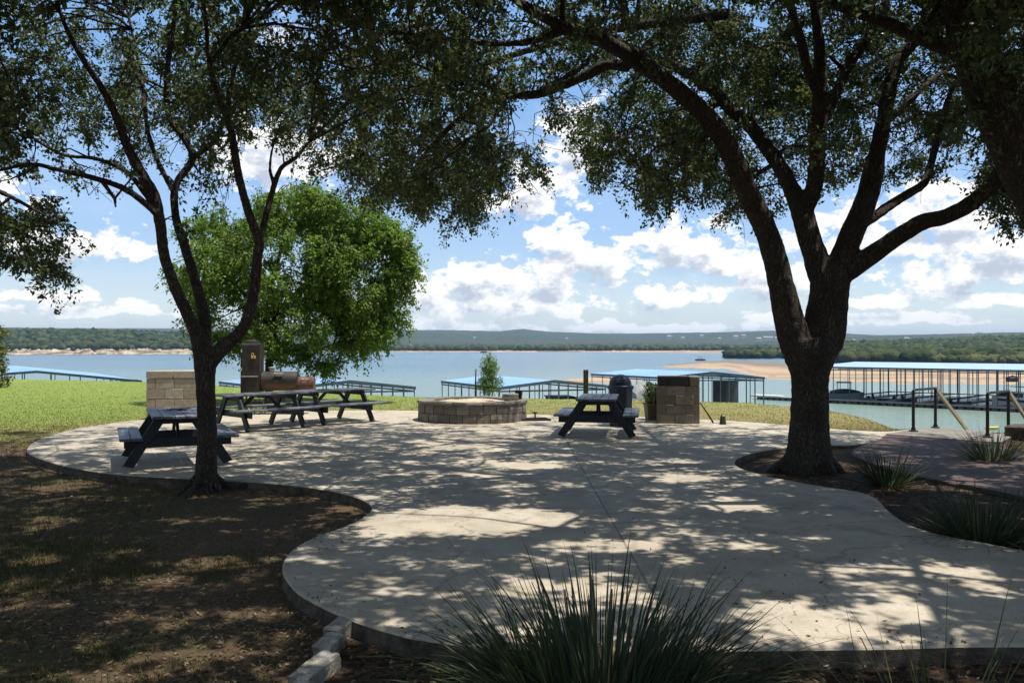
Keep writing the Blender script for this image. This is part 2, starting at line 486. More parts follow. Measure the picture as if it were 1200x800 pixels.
# lake
m, nt, b = new_mat('lake_water')
v = nt.coord('Object')
sx = nt.n('ShaderNodeSeparateXYZ', i_0=v)
shal = nt.mr(sx.outputs[1], 60, 420, 0, 1, True)
pat = nt.noise(nt.coord('Object', (.004, .012, 1)), 1.0, 5, .6)
deep = nt.mix(nt.mr(pat, .4, .65, 0, 1), (.075, .135, .175), (.10, .16, .19))
nt.put(b.inputs['Base Color'], nt.mix(shal, (.17, .235, .20), deep))
w1 = nt.noise(nt.coord('Object', (.8, 1.6, 1)), 1.1, 4, .6)
w2 = nt.noise(nt.coord('Object', (.16, .35, 1)), 1.0, 3, .6)
nt.put(b.inputs['Normal'], nt.bump(nt.math('ADD', w1, nt.math('MULTIPLY', w2, 1.5)), .55, .5))
b.inputs['Roughness'].default_value = .22; b.inputs['IOR'].default_value = 1.33
M['water'] = m

# far wooded slopes and crowns
def woods(name, cols, sc, bump=1.0, bd=2.0):
    m, nt, b = new_mat(name)
    v = nt.coord('Object')
    gi = nt.n('ShaderNodeNewGeometry').outputs['Random Per Island']
    n = nt.noise(v, sc, 5, .7)
    mixv = nt.math('ADD', nt.math('MULTIPLY', gi, .5), nt.math('MULTIPLY', n, .5))
    nt.put(b.inputs['Base Color'], nt.ramp(mixv, cols))
    nt.put(b.inputs['Normal'], nt.bump(nt.noise(v, sc * 2.2, 4, .7), bump, bd))
    b.inputs['Roughness'].default_value = .9; b.inputs['Specular IOR Level'].default_value = .1
    return m
M['woods'] = woods('juniper_woods', [(.25, (.022, .036, .014)), (.5, (.042, .062, .024)), (.75, (.085, .105, .042))], .35)
M['woods_light'] = woods('light_woods', [(.25, (.04, .055, .022)), (.5, (.075, .095, .036)), (.75, (.13, .14, .06))], .35)
M['hill'] = woods('wooded_hill', [(.22, (.014, .024, .012)), (.34, (.03, .045, .02)), (.5, (.055, .07, .035))], .013, 1.0, 30)
m, nt, b = new_mat('shore_sand')
v = nt.coord('Object')
n1 = nt.noise(nt.coord('Object', (.25, 1, 1)), .045, 6, .7); n2 = nt.noise(v, .25, 5, .7)
col = nt.ramp(n1, [(.30, (.24, .17, .115)), (.42, (.33, .235, .155)), (.5, (.38, .275, .185)), (.58, (.27, .20, .13)), (.7, (.16, .15, .08))])
at = nt.n('ShaderNodeAttribute', attribute_name='dry').outputs['Fac']
col = nt.mix(nt.math('MULTIPLY', at, nt.mr(n2, .3, .6, .55, 1)), col, (.125, .105, .078))
nt.put(b.inputs['Base Color'], col); b.inputs['Roughness'].default_value = .95
M['shore'] = m
M['cliff'] = basic('limestone_cliff', (.12, .095, .06), (.46, .37, .27), .3, .95, 1.0, .9, 1.2, stretch=(.22, .12, 1.6), lo=.42, hi=.6)
# ------------------------------------------------------------------ near ground
EDGE = [(-70, 62), (-27, 45.3), (-18, 41), (-10, 34.2), (-6.3, 31), (-3.2, 28.9), (.56, 28.2), (4.4, 27.3), (7.2, 25.9), (8.5, 23.6),
        (8.5, 21), (8.05, 18.6), (8.0, 17.9), (8.75, 17.75), (9.75, 16.35), (11, 15.4), (16, 14), (70, 8), (70, -60), (-70, -60)]
def edge_dist(x, y):
    x = np.asarray(x, float); y = np.asarray(y, float)
    best = np.full(x.shape, 1e9); inside = np.zeros(x.shape, bool)
    n = len(EDGE)
    for i in range(n):
        ax, ay = EDGE[i]; bx, by = EDGE[(i + 1) % n]
        dx, dy = bx - ax, by - ay
        t = np.clip(((x - ax) * dx + (y - ay) * dy) / (dx * dx + dy * dy), 0, 1)
        best = np.minimum(best, np.hypot(x - ax - t * dx, y - ay - t * dy))
        c = ((ay > y) != (by > y)) & (x < (bx - ax) * (y - ay) / (by - ay + 1e-12) + ax)
        inside ^= c
    return np.where(inside, -best, best)

def sstep(a, b, v):
    t = np.clip((v - a) / (b - a), 0, 1); return t * t * (3 - 2 * t)

def ground_z(x, y):
    x = np.asarray(x, float); y = np.asarray(y, float)
    back = sstep(13.5, 18, y)
    right = sstep(3.5, 5.2, x) * sstep(6.5, 9, y)
    z = -.11 + .08 * np.maximum(back, right * .62)
    z = z + (fbm(x * .9, y * .9, 3) - .5) * .035 * (1 - back * .4) + (fbm(x * 5, y * 5, 2) - .5) * .012
    z = z + (fbm(x * .12 + 5, y * .12, 2) - .5) * .12 * sstep(24, 34, y)
    d = edge_dist(x, y)
    k = np.clip(d + .35, 0, None)
    z = z - np.where(k < 1.2, .24 * k * k, .58 * k - .35)
    return np.maximum(z, -10.5)

def axis_pts(segs):
    out = []
    for a, b, s in segs:
        out.append(np.arange(a, b, s))
    out.append([segs[-1][1]])
    return np.concatenate(out)
gx = axis_pts([(-70, -30, 2.0), (-30, -12, .5), (-12, 14, .14), (14, 30, .5), (30, 70, 2.0)])
gy = axis_pts([(-40, -4, 2.0), (-4, 2, .4), (2, 20, .14), (20, 48, .3), (48, 90, 1.5)])
X, Y = np.meshgrid(gx, gy)
Z = ground_z(X, Y)
nx, ny = len(gx), len(gy)
idx = np.arange(nx * ny).reshape(ny, nx)
quads = np.stack([idx[:-1, :-1], idx[:-1, 1:], idx[1:, 1:], idx[1:, :-1]], -1).reshape(-1)
gm = mesh_np('ground', np.stack([X, Y, Z], -1).reshape(-1, 3), quads, np.full((nx - 1) * (ny - 1), 4), smooth=True)
def bed_mask(x, y):
    # mulch bed round the big oak and along the near edge of the slab
    b1 = sstep(3.2, 3.7, x) * sstep(6.2, 7.0, y) * (1 - sstep(12.9, 14.6, y + .0 * x)) 
    b1 = np.maximum(b1, sstep(7.5, 8.2, x) * (1 - sstep(17, 18, y)) * sstep(5, 6, y))
    b2 = (1 - sstep(5.1, 5.8, y)) * sstep(-1.6, -.8, x)
    return np.clip(np.maximum(b1, b2), 0, 1)
def lush_mask(x, y):
    # green turf out on the bluff, driest next to the slab and towards the right
    g = sstep(18, 28, y + np.where(x < -5, (-5 - x) * .9, 0))
    return np.clip(g * (1 - .55 * sstep(-6, 2, x)), 0, 1)
me = gm
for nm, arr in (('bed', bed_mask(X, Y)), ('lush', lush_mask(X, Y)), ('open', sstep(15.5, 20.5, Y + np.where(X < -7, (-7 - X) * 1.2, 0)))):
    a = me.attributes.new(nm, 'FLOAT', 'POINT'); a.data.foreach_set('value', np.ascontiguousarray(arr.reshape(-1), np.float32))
m, nt, b = new_mat('ground_soil_and_turf')
v = nt.coord('Object')
A = lambda n: nt.n('ShaderNodeAttribute', attribute_name=n).outputs['Fac']
big = nt.noise(v, .7, 5, .6); mid = nt.noise(v, 3.5, 6, .7); fine = nt.noise(v, 32, 6, .75); tiny = nt.noise(v, 140, 3, .7)
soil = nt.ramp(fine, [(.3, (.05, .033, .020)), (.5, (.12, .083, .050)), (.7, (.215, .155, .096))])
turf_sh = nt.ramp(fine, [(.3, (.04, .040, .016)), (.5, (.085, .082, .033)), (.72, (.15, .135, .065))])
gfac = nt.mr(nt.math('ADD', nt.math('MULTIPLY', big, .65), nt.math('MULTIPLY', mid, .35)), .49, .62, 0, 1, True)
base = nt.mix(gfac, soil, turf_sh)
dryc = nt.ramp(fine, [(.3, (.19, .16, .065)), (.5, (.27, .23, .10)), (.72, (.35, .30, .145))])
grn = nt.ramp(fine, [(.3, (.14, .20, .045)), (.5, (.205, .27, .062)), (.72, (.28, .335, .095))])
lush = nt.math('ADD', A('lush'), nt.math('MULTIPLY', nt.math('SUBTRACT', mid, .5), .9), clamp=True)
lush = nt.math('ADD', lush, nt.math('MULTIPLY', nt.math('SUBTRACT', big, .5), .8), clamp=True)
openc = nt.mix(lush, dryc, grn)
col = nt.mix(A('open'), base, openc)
mulch = nt.ramp(nt.voro(v, 26, 'F1', 'Color'), [(.1, (.025, .016, .011)), (.5, (.065, .042, .028)), (.9, (.135, .09, .058))])
col = nt.mix(A('bed'), col, mulch)
nt.put(b.inputs['Base Color'], col)
hh = nt.math('ADD', fine, nt.math('ADD', nt.math('MULTIPLY', tiny, .5), nt.math('MULTIPLY', mid, .8)))
nt.put(b.inputs['Normal'], nt.bump(hh, .9, .04)); b.inputs['Roughness'].default_value = .95; b.inputs['Specular IOR Level'].default_value = .15
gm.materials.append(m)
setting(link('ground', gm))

# ------------------------------------------------------------------ slab, walk, landing
PATIO_PX = [(165,491.5),(128,496),(100,500),(62,509),(40,518),(33,525),(36,531),(50,537),(78,545),(120,552.5),(170,557),(230,560),(290,563),(340,567),
            (385,573),(415,580),(433,588),(437,594),(430,603),(408,615),(372,628),(347,641),(336,653),(333,664),(338,678),(352,693),(380,709),(420,726),
            (470,741),(520,750),(600,756),(760,759),(900,758),(1010,757),(1120,754),(1260,752),(1420,738),(1400,690),(1290,664),(1200,645),(1150,635),(1100,626),(1062,613),
            (1040,598),(1026,584),(1005,576),(960,569),(905,559),(872,550),(860,543),(864,536),(885,529),(925,523),(965,521),(1000,520.5),
            (1030,513.5),(1037,508.8),(1066,503.5),(1064,503),(1040,505.5),(1000,504),(960,501),(900,496),(850,492.5),(800,490),(740,488),(680,486.5),(620,485.5),(540,483),(480,481),(420,480.5),(340,482),(240,487)]
pts = np.array([G(a, c)[:2] for a, c in PATIO_PX])
def closed_smooth(p, k=4):
    n = len(p); out = []
    for i in range(n):
        a, b_, c, d = p[i - 1], p[i], p[(i + 1) % n], p[(i + 2) % n]
        for t in np.arange(k) / k:
            out.append(.5 * ((2 * b_) + (-a + c) * t + (2 * a - 5 * b_ + 4 * c - d) * t ** 2 + (-a + 3 * b_ - 3 * c + d) * t ** 3))
    return np.array(out)
def slab(name, poly, ztop, th, mtop, mside, rough=.006):
    n = len(poly); mb = MB()
    top = [(x, y, ztop) for x, y in poly]
    c = poly.mean(0)
    # edge rounded by a narrow chamfer, then down the side
    nrm = np.roll(poly, -1, 0) - np.roll(poly, 1, 0); nrm = np.stack([nrm[:, 1], -nrm[:, 0]], -1)
    nrm /= np.linalg.norm(nrm, axis=1, keepdims=True) + 1e-9
    area = .5 * np.sum(poly[:, 0] * np.roll(poly[:, 1], -1) - np.roll(poly[:, 0], -1) * poly[:, 1])
    if area < 0: nrm = -nrm
    o1 = poly + nrm * .012 + (rng.random((n, 2)) - .5) * rough
    o2 = o1 + nrm * .01 + (rng.random((n, 2)) - .5) * rough * 2
    vs = top + [(x, y, ztop - .014) for x, y in o1] + [(x, y, ztop - th) for x, y in o2]
    fs = [tuple(range(n))]
    mb.add(vs, fs, 0)
    k = len(mb.v) - len(vs)
    for r in (0, 1):
        for i in range(n):
            j = (i + 1) % n
            mb.f.append((k + r * n + i, k + r * n + j, k + (r + 1) * n + j, k + (r + 1) * n + i)); mb.m.append(0 if r == 0 else 1)
    return mb.build(name, [mtop, mside])
patio_poly = closed_smooth(pts, 3)
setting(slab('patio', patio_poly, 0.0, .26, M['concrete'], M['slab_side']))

land = np.array([G(1038, 508.6)[:2], G(1170, 518.5)[:2], (9.62, 16.28), (8.72, 17.62), G(1066, 504.0)[:2]])
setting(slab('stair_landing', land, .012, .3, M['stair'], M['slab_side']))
# steps down to the lake
sd = np.array([.735, .678]); sp_ = np.array([.62, -.785])
st = MB()
c0 = (np.array([9.62, 16.28]) + np.array([8.72, 17.62])) / 2
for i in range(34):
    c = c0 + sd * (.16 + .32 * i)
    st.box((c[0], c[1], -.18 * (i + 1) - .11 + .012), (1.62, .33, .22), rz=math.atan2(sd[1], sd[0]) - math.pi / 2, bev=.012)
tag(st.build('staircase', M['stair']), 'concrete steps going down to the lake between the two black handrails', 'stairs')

# brown paver path from the landing
PATH_PX = [(1038,509.6),(1105,514.6),(1170,519.8),(1190,529),(1225,545),(1290,565),(1300,600),(1230,590),(1170,577),(1110,566),(1060,556),(1030,546),(1000,534),(1003,526),(1022,518)]
pp = closed_smooth(np.array([G(a, c, -.03)[:2] for a, c in PATH_PX]), 3)
m, nt, b = new_mat('brown_pavers')
v = nt.coord('Object', 1.0, (0, 0, .75))
br = nt.n('ShaderNodeTexBrick'); nt.put(br.inputs['Vector'], v)
br.inputs['Scale'].default_value = 1.0; br.inputs['Brick Width'].default_value = .22; br.inputs['Row Height'].default_value = .11
br.inputs['Mortar Size'].default_value = .006
nt.put(br.inputs['Color1'], (.092, .052, .042)); nt.put(br.inputs['Color2'], (.06, .038, .031)); nt.put(br.inputs['Mortar'], (.05, .042, .036))
n = nt.noise(nt.coord('Object'), 1.4, 6, .7)
nt.put(b.inputs['Base Color'], nt.mix(nt.mr(n, .4, .7, 0, .6), br.outputs['Color'], (.06, .042, .034)))
nt.put(b.inputs['Normal'], nt.bump(nt.math('ADD', br.outputs['Fac'], n), -.4, .01)); b.inputs['Roughness'].default_value = .85
setting(slab('paver_path', pp, -.012, .2, m, M['slab_side']))

# ------------------------------------------------------------------ lake and far land
W = MB(); W.add([(-9000, 8, WATER), (9000, 8, WATER), (9000, 9000, WATER), (-9000, 9000, WATER)], [(0, 1, 2, 3)])
setting(W.build('lake', M['water']))
B = MB(); B.add([(-9500, -3000, -14), (9500, -3000, -14), (9500, 9500, -14), (-9500, 9500, -14)], [(0, 1, 2, 3)])
setting(B.build('lake_bed', M['shore']))

def wd(py): return (EYE - WATER) * F / (py - HOR)
def strip_mesh(name, px_keys, near_py, far_py, zfun, mat, step=3, rows=14, dryf=None):
    """land between two waterlines given per column"""
    px = np.arange(px_keys[0], px_keys[-1] + step, step, dtype=float)
    dn = wd(np.interp(px, px_keys, near_py)); df = wd(np.interp(px, px_keys, far_py))
    jit = (fbm(px * .08, px * 0 + 3, 4) - .5)
    dn = dn * (1 + jit * .05)
    t = np.linspace(0, 1, rows)[:, None]
    D = 1 / ((1 - t) / dn + t / df)
    Xs = (px - 600) / F * D
    tt = np.broadcast_to(t, D.shape)
    ends = np.minimum(1, np.minimum((px - px[0]), (px[-1] - px)) / 12.0)
    Zs = WATER - .25 + zfun(np.broadcast_to(px, D.shape), tt, D) * (.2 + .8 * ends)
    idx = np.arange(D.size).reshape(D.shape)
    q = np.stack([idx[:-1, :-1], idx[:-1, 1:], idx[1:, 1:], idx[1:, :-1]], -1).reshape(-1)
    me = mesh_np(name, np.stack([Xs, D, Zs], -1).reshape(-1, 3), q, np.full(len(q) // 4, 4), [mat], smooth=True)
    if dryf is not None:
        a = me.attributes.new('dry', 'FLOAT', 'POINT')
        a.data.foreach_set('value', np.ascontiguousarray(dryf(np.broadcast_to(px, D.shape), tt).reshape(-1), np.float32))
    return setting(link(name, me))
hump = lambda amp: (lambda px, t, D: amp * np.sin(np.pi * np.clip(t, 0, 1)) ** .6 + (fbm(px * .05, t * 4, 3) - .5) * .3)
strip_mesh('sand_spit', [770, 820, 850, 890, 925, 985, 1080, 1200, 1500], [430.5, 432, 434, 446, 449, 450, 453, 453, 452],
           [429, 422, 420.5, 420.3, 420.5, 422.5, 425, 427, 430], hump(.45), M['shore'],
           dryf=lambda px, t: np.clip(sstep(.58, .72, t + .18 * (fbm(px * .04, t * 3, 3) - .5)) + .5 * (fbm(px * .02, t * 9, 3) > .58), 0, 1))
strip_mesh('near_sandbank', [652, 668, 690, 715, 735, 760], [447.5, 448.8, 449.3, 449.5, 449, 446], [446.5, 443, 440.6, 440, 441, 444.5], hump(.4), M['shore'],
           dryf=lambda px, t: 0 * px)
far_z = lambda px, t, D: 3.2 * sstep(0, 1, t) + .7 * sstep(0, .06, t)
strip_mesh('far_shore', [235, 330, 460, 620, 700, 850, 960, 1100, 1600], [413.6, 412.8, 412.4, 412.7, 412.6, 414.0, 414, 414, 414],
           [408.6, 408.2, 408, 408, 408, 408.6, 409, 409, 409], far_z, M['shore'],
           dryf=lambda px, t: np.clip(sstep(.28, .4, t) + (np.abs(px - 655) < 26) * .9 + .35 * (fbm(px * .06, px * 0, 3) > .5), 0, 1))
# left headland with its limestone cliff
def head_z(px, t, D):
    cl = (5.4 * sstep(0.006, .012, t) * .45 + 5.4 * .55 * sstep(.02, .045, t)) * (.75 + .9 * (fbm(px * .35, t * 60, 4) - .5)) + .7 * (t > .002)
    return cl + 26 * sstep(.05, .95, t) * (1 - .22 * sstep(30, 260, px))
strip_mesh('headland', [-420, -100, 0, 120, 225, 262, 290], [416.2, 415.8, 415.4, 415, 414.6, 414.2, 413.8], [410.8, 410.8, 410.8, 410.9, 411, 411.6, 412.6], head_z, M['cliff'], 1.6, 40)

def hill_mesh(name, keys, tops, d0, dr, d1, mat, zbase=-4, step=4, rough=8.0, rows=36):
    px = np.arange(keys[0], keys[-1] + step, step, dtype=float)
    top = np.interp(px, keys, tops)
    D = np.concatenate([np.linspace(d0, dr, rows), np.linspace(dr, d1, 8)[1:]])[:, None]
    rel = np.where(D <= dr, (D - d0) / (dr - d0), 1 - .6 * (D - dr) / (d1 - dr))
    zt = EYE + (HOR - top) / F * dr
    Xs = (px - 600) / F * D
    rid = (fbm(Xs / 420 + 3, D / 420 + Xs * 0, 5) - .5)
    sh = sstep(0, 1, rel) ** .8
    Zs = zbase + (zt - zbase) * sh + rid * (zt - zbase) * 1.0 * sh * (1 - sh) * 2 + (fbm(Xs / 28, D / 28 + Xs * 0, 3) - .5) * rough * np.clip(rel * 4, 0, 1) * .6
    idx = np.arange(Xs.size).reshape(Xs.shape)
    q = np.stack([idx[:-1, :-1], idx[:-1, 1:], idx[1:, 1:], idx[1:, :-1]], -1).reshape(-1)
    return setting(link(name, mesh_np(name, np.stack([Xs, np.broadcast_to(D, Xs.shape), Zs], -1).reshape(-1, 3), q, np.full(len(q) // 4, 4), [mat], smooth=True)))
hill_mesh('distant_hills', [-500, 200, 400, 460, 520, 585, 600, 612, 625, 650, 700, 760, 830, 880, 905, 960, 1030, 1110, 1300, 1700],
          [380, 386, 387, 387, 387.3, 388.6, 387.2, 385.8, 387.4, 389.4, 391.2, 391, 390, 388.6, 387.6, 389.5, 393, 392, 390, 388], 2000, 4300, 6000, M['hill'], step=3)
hill_mesh('middle_hills', [380, 460, 560, 650, 760, 850, 920, 980, 1040, 1110, 1150, 1200, 1400, 1700],
          [402, 400.5, 401, 402.5, 401, 400.5, 399, 396, 393.6, 391.4, 390.4, 389.4, 386, 384], 1650, 2500, 3000, M['hill'], step=3, rough=7)
hill_mesh('right_ridge', [930, 985, 1040, 1100, 1150, 1200, 1400, 1700], [410, 405, 403.5, 401.5, 399.5, 397.5, 392, 390], 640, 1100, 1400, M['hill'], zbase=-6, step=3, rough=5)

# woods: one mass of crowns per wood
def ico(sub):
    bm = bmesh.new(); bmesh.ops.create_icosphere(bm, subdivisions=sub, radius=1)
    v = np.array([p.co[:] for p in bm.verts]); f = np.array([[q.index for q in t.verts] for t in bm.faces]); bm.free()
    return v, f
ICO = {k: ico(k) for k in (1, 2)}
def crowns(name, pos, rad, mat, sub=2, squash=.85):
    v, f = ICO[sub]; n = len(pos); k = len(v)
    lump = 1 + (rng.random((n, k, 1)) - .5) * .62
    ang = rng.random(n) * 6.28; ca, sa = np.cos(ang)[:, None], np.sin(ang)[:, None]
    vx = v[None, :, 0] * ca - v[None, :, 1] * sa; vy = v[None, :, 0] * sa + v[None, :, 1] * ca
    V = np.stack([vx, vy, np.broadcast_to(v[None, :, 2], vx.shape) * squash], -1) * lump * rad[:, None, None] + pos[:, None, :]
    Fc = (f[None] + (np.arange(n) * k)[:, None, None]).reshape(-1)
    o = link(name, mesh_np(name, V.reshape(-1, 3), Fc, np.full(len(Fc) // 3, 3), [mat]))
    return setting(o, 'stuff')
dg = bpy.context.evaluated_depsgraph_get()
def wood(name, n, pxr, dr, zf, rr, mat, sub=2, dens=None):
    d = 1 / rng.uniform(1 / dr[1], 1 / dr[0], n * 2); px = rng.uniform(*pxr, n * 2)
    if dens is not None:
        k = rng.random(n * 2) < dens(px, d); d = d[k]; px = px[k]
    d = d[:n]; px = px[:n]
    r = rng.uniform(*rr, len(d)); x = (px - 600) / F * d
    pos = np.stack([x, d, zf(px, d) + r * .55], -1)
    return crowns(name, pos, r, mat, sub)
def z_head(px, d):
    dn = wd(np.interp(px, [-420, 0, 225, 290], [416.2, 415.4, 414.6, 413.8])); df = wd(np.interp(px, [-420, 0, 225, 262, 290], [410.8, 410.8, 411, 411.6, 412.6]))
    t = (1 / dn - 1 / d) / (1 / dn - 1 / df)
    return WATER - .25 + head_z(px, t, d)
wood('headland_woods', 3600, (-330, 262), (845, 1440), z_head, (2.6, 5.2), M['woods'],
     dens=lambda px, d: (d > wd(np.interp(px, [-420, 0, 225, 290], [416.2, 415.4, 414.6, 413.8])) * (1.008 + .05 * fbm(px * .09, px * 0 + 7, 3))) & (d < wd(np.interp(px, [-420, 225, 262, 290], [410.8, 411, 411.6, 412.6]))))
wood('far_woods', 5200, (225, 1000), (1290, 2000), lambda px, d: -5.2 + 3 * sstep(1200, 2000, d), (3.2, 6.0), M['woods'], 1,
     dens=lambda px, d: .25 + .75 * (fbm(px * .03, d * .006, 3) > .44))
wood('spit_woods', 150, (848, 960), (575, 660), lambda px, d: -6.6 + 0 * d, (2.6, 4.2), M['woods'])
wood('right_woods', 1500, (975, 1420), (420, 680), lambda px, d: -6.2 + (d - 420) * .012, (2.4, 4.2), M['woods'])
wood('right_light_woods', 420, (1085, 1420), (385, 430), lambda px, d: -6.3 + 0 * d, (1.6, 3.0), M['woods_light'], dens=lambda px, d: sstep(1070, 1170, px))
wood('ridge_woods', 2600, (940, 1450), (680, 1120), lambda px, d: -6 + (EYE + 6 + (HOR - np.interp(px, [930, 985, 1040, 1100, 1150, 1200, 1400, 1700], [410, 405, 403.5, 401.5, 399.5, 397.5, 392, 390])) / F * 1100) * sstep(0, 1, (d - 640) / 460) ** .8 - .5, (3, 5.5), M['woods'], 1)

# houses on the far hills
HOUSES = [(784,394.6,2300,26),(800,396,2250,22),(822,393.6,2400,24),(843,396.6,2250,20),(862,394.8,2350,30),(871,393.4,2400,26),(889,397.6,2200,30),(900,396.2,2250,60),(911,397.3,2230,34),
          (664,396.2,2400,18),(556,395.3,2600,18),(560,404.6,1500,9),(481,404.2,1500,9),(1062,397.2,2000,26),(1139,391.4,2330,22),(1148,390.4,2380,26),(1178,389.8,2380,22),(1000,398.4,2000,18)]
hprot = None
for i, (px, py, d, w) in enumerate(HOUSES):
    p = P(px, py + 1.2, d)
    if hprot is None:
        hprot = thing('hillside_house', 'x', 'house', (0, 0, 0), 0, 'pale houses scattered over the far hills')
        a = MB(); a.box((0, 0, .5), (10, 7, 7)); a.build('wall', M['house_wall'], hprot)
        a = MB(); a.add([(-5.4,-4,4),(5.4,-4,4),(5.4,4,4),(-5.4,4,4),(-5.0,0,6.4),(5.0,0,6.4)], [(0,1,5,4),(2,3,4,5),(1,2,5),(3,0,4),(3,2,1,0)]); a.build('roof', M['house_roof'], hprot)
        h = hprot
    else:
        h = copy_tree(hprot)
    w *= .42; h.location = p; h.scale = (w / 10,) * 3 if w < 20 else (w / 10, 1.2, 1.2)
    h['label'] = 'small pale house among trees on the far blue-green hills' if w < 25 else 'long white building on the far hill just left of the big oak trunk'
    if w >= 25: h['category'] = 'building'
# ------------------------------------------------------------------ foliage outline of the photographed canopy (40 x 30 px cells)
MASK = [
 "778888889999999999998865886899",
 "889999999999999999999988899999",
 "999999999999999889999989999999",
 "999999869888888724888878999999",
 "888887738888875179998778877877",
 "855785626778887427887545878856",
 "764345513477777517887643546736",
 "214513310247888200276642122017",
 "650514400021162000211520000017",
 "773314200000000000000100000004",
 "371101000000000000000000000000",
 "040000000000000000000000000005",
 "000000000000000000000000000002",
]
assert all(len(r) == 30 for r in MASK)
MASKA = np.array([[int(c) for c in r] for r in MASK], float) / 9.0
def mask_val(p):
    """how much foliage the view has in direction of the points (outside the frame: full)"""
    p = np.atleast_2d(p)
    d = np.maximum(p[:, 1], .01)
    px = 600 + p[:, 0] / d * F; py = HOR - (p[:, 2] - EYE) / d * F
    jx = (vnoise(px / 26., py / 26.) - .5) * 34; jy = (vnoise(px / 26. + 40, py / 26. + 9) - .5) * 30
    c = np.floor((px + jx) / 40).astype(int); r = np.floor((py + jy) / 30).astype(int)
    infr = (p[:, 1] > .5) & (px > -15) & (px < 1215) & (py > -12)
    v = np.ones(len(p))
    low = infr & (r >= 13)
    ok = infr & (r < 13)
    v[ok] = MASKA[np.clip(r[ok], 0, 12), np.clip(c[ok], 0, 29)]
    v[low] = 0
    side = (p[:, 1] > .5) & ((px <= -15) | (px >= 1215)) & (py > 380)
    v[side] = 0
    return v, infr

# ground areas that the photo shows in full sun: (col, row, half width, half height) on the slab and lawn
LIT = [(560,606,150,20),(470,617,70,14),(930,727,95,32),(720,640,70,10),(850,590,70,9),(1060,668,120,11),(300,700,45,14),(60,640,40,10),(480,490,90,6),
       (960,535,40,14),(255,745,60,10),(110,730,30,16),(650,690,110,14),(1060,715,60,10),(800,560,60,7),(620,545,60,6),(1100,566,80,7),(80,560,40,6),(250,640,60,9),(300,484,90,5),(520,484,60,4)]
LITG = []
for (a, c, rx, ry) in LIT:
    q = G(a, c); q1 = G(a, c - ry); q2 = G(a, c + ry)
    LITG.append((q[0], q[1], .8 * rx / F * q[1], max(.15, .8 * (q1[1] - q2[1]) / 2)))
LITG = np.array(LITG)
def lit_keep(p, pr=.93):
    s = np.array(SUN)
    gxy = p[:, :2] - s[None, :2] * (p[:, 2:3] / s[2])
    w = 1 + .5 * (vnoise(gxy[:, 0] * 2.2, gxy[:, 1] * 2.2) - .5)
    e = ((gxy[:, None, 0] - LITG[None, :, 0]) / LITG[None, :, 2]) ** 2 + ((gxy[:, None, 1] - LITG[None, :, 1]) / LITG[None, :, 3]) ** 2
    inside = (e < (w ** 2)[:, None]).any(1)
    inside |= vnoise(gxy[:, 0] * 2.4 + 50, gxy[:, 1] * 2.4 + 20) * .6 + vnoise(gxy[:, 0] * 6.1 + 5, gxy[:, 1] * 6.1 + 2) * .4 > .735
    return ~(inside & (rng.random(len(p)) < pr))

def remeshed(name, parts, voxel, mats, parent, disp=.012, dscale=.12):
    """tubes welded into one limbed trunk"""
    V = []; Fc = []; n = 0
    for v, f in parts:
        V.append(v); Fc.extend([tuple(i + n for i in q) for q in f]); n += len(v)
    me = bpy.data.meshes.new(name); me.from_pydata(np.concatenate(V).tolist(), [], Fc); me.update()
    bm = bmesh.new(); bm.from_mesh(me); bmesh.ops.recalc_face_normals(bm, faces=bm.faces[:]); bm.to_mesh(me); bm.free()
    o = bpy.data.objects.new(name + '_src', me); COL.objects.link(o)
    r = o.modifiers.new('r', 'REMESH'); r.mode = 'VOXEL'; r.voxel_size = voxel; r.use_smooth_shade = True
    s = o.modifiers.new('s', 'SMOOTH'); s.factor = .5; s.iterations = 3
    tx = bpy.data.textures.new(name + '_lump', 'CLOUDS'); tx.noise_scale = dscale; tx.noise_depth = 3
    d = o.modifiers.new('d', 'DISPLACE'); d.texture = tx; d.strength = disp * 2; d.mid_level = .5; d.texture_coords = 'LOCAL'
    dgr = bpy.context.evaluated_depsgraph_get()
    m2 = bpy.data.meshes.new_from_object(o.evaluated_get(dgr)); m2.name = name
    bpy.data.objects.remove(o)
    m2.materials.clear()
    m2.polygons.foreach_set('material_index', np.zeros(len(m2.polygons), np.int32))
    m2.polygons.foreach_set('use_smooth', np.ones(len(m2.polygons), bool))
    for m in mats: m2.materials.append(m)
    return m2

def limb(spec, base_d=None):
    """spec: list of (px, py, d, width px) -> smooth world polyline and radii"""
    w = np.array([np.append(P(a, c, d), wd_ / 2 / F * d) for a, c, d, wd_ in spec])
    s = catmull(w, 5)
    return s[:, :3], np.maximum(s[:, 3], .004)

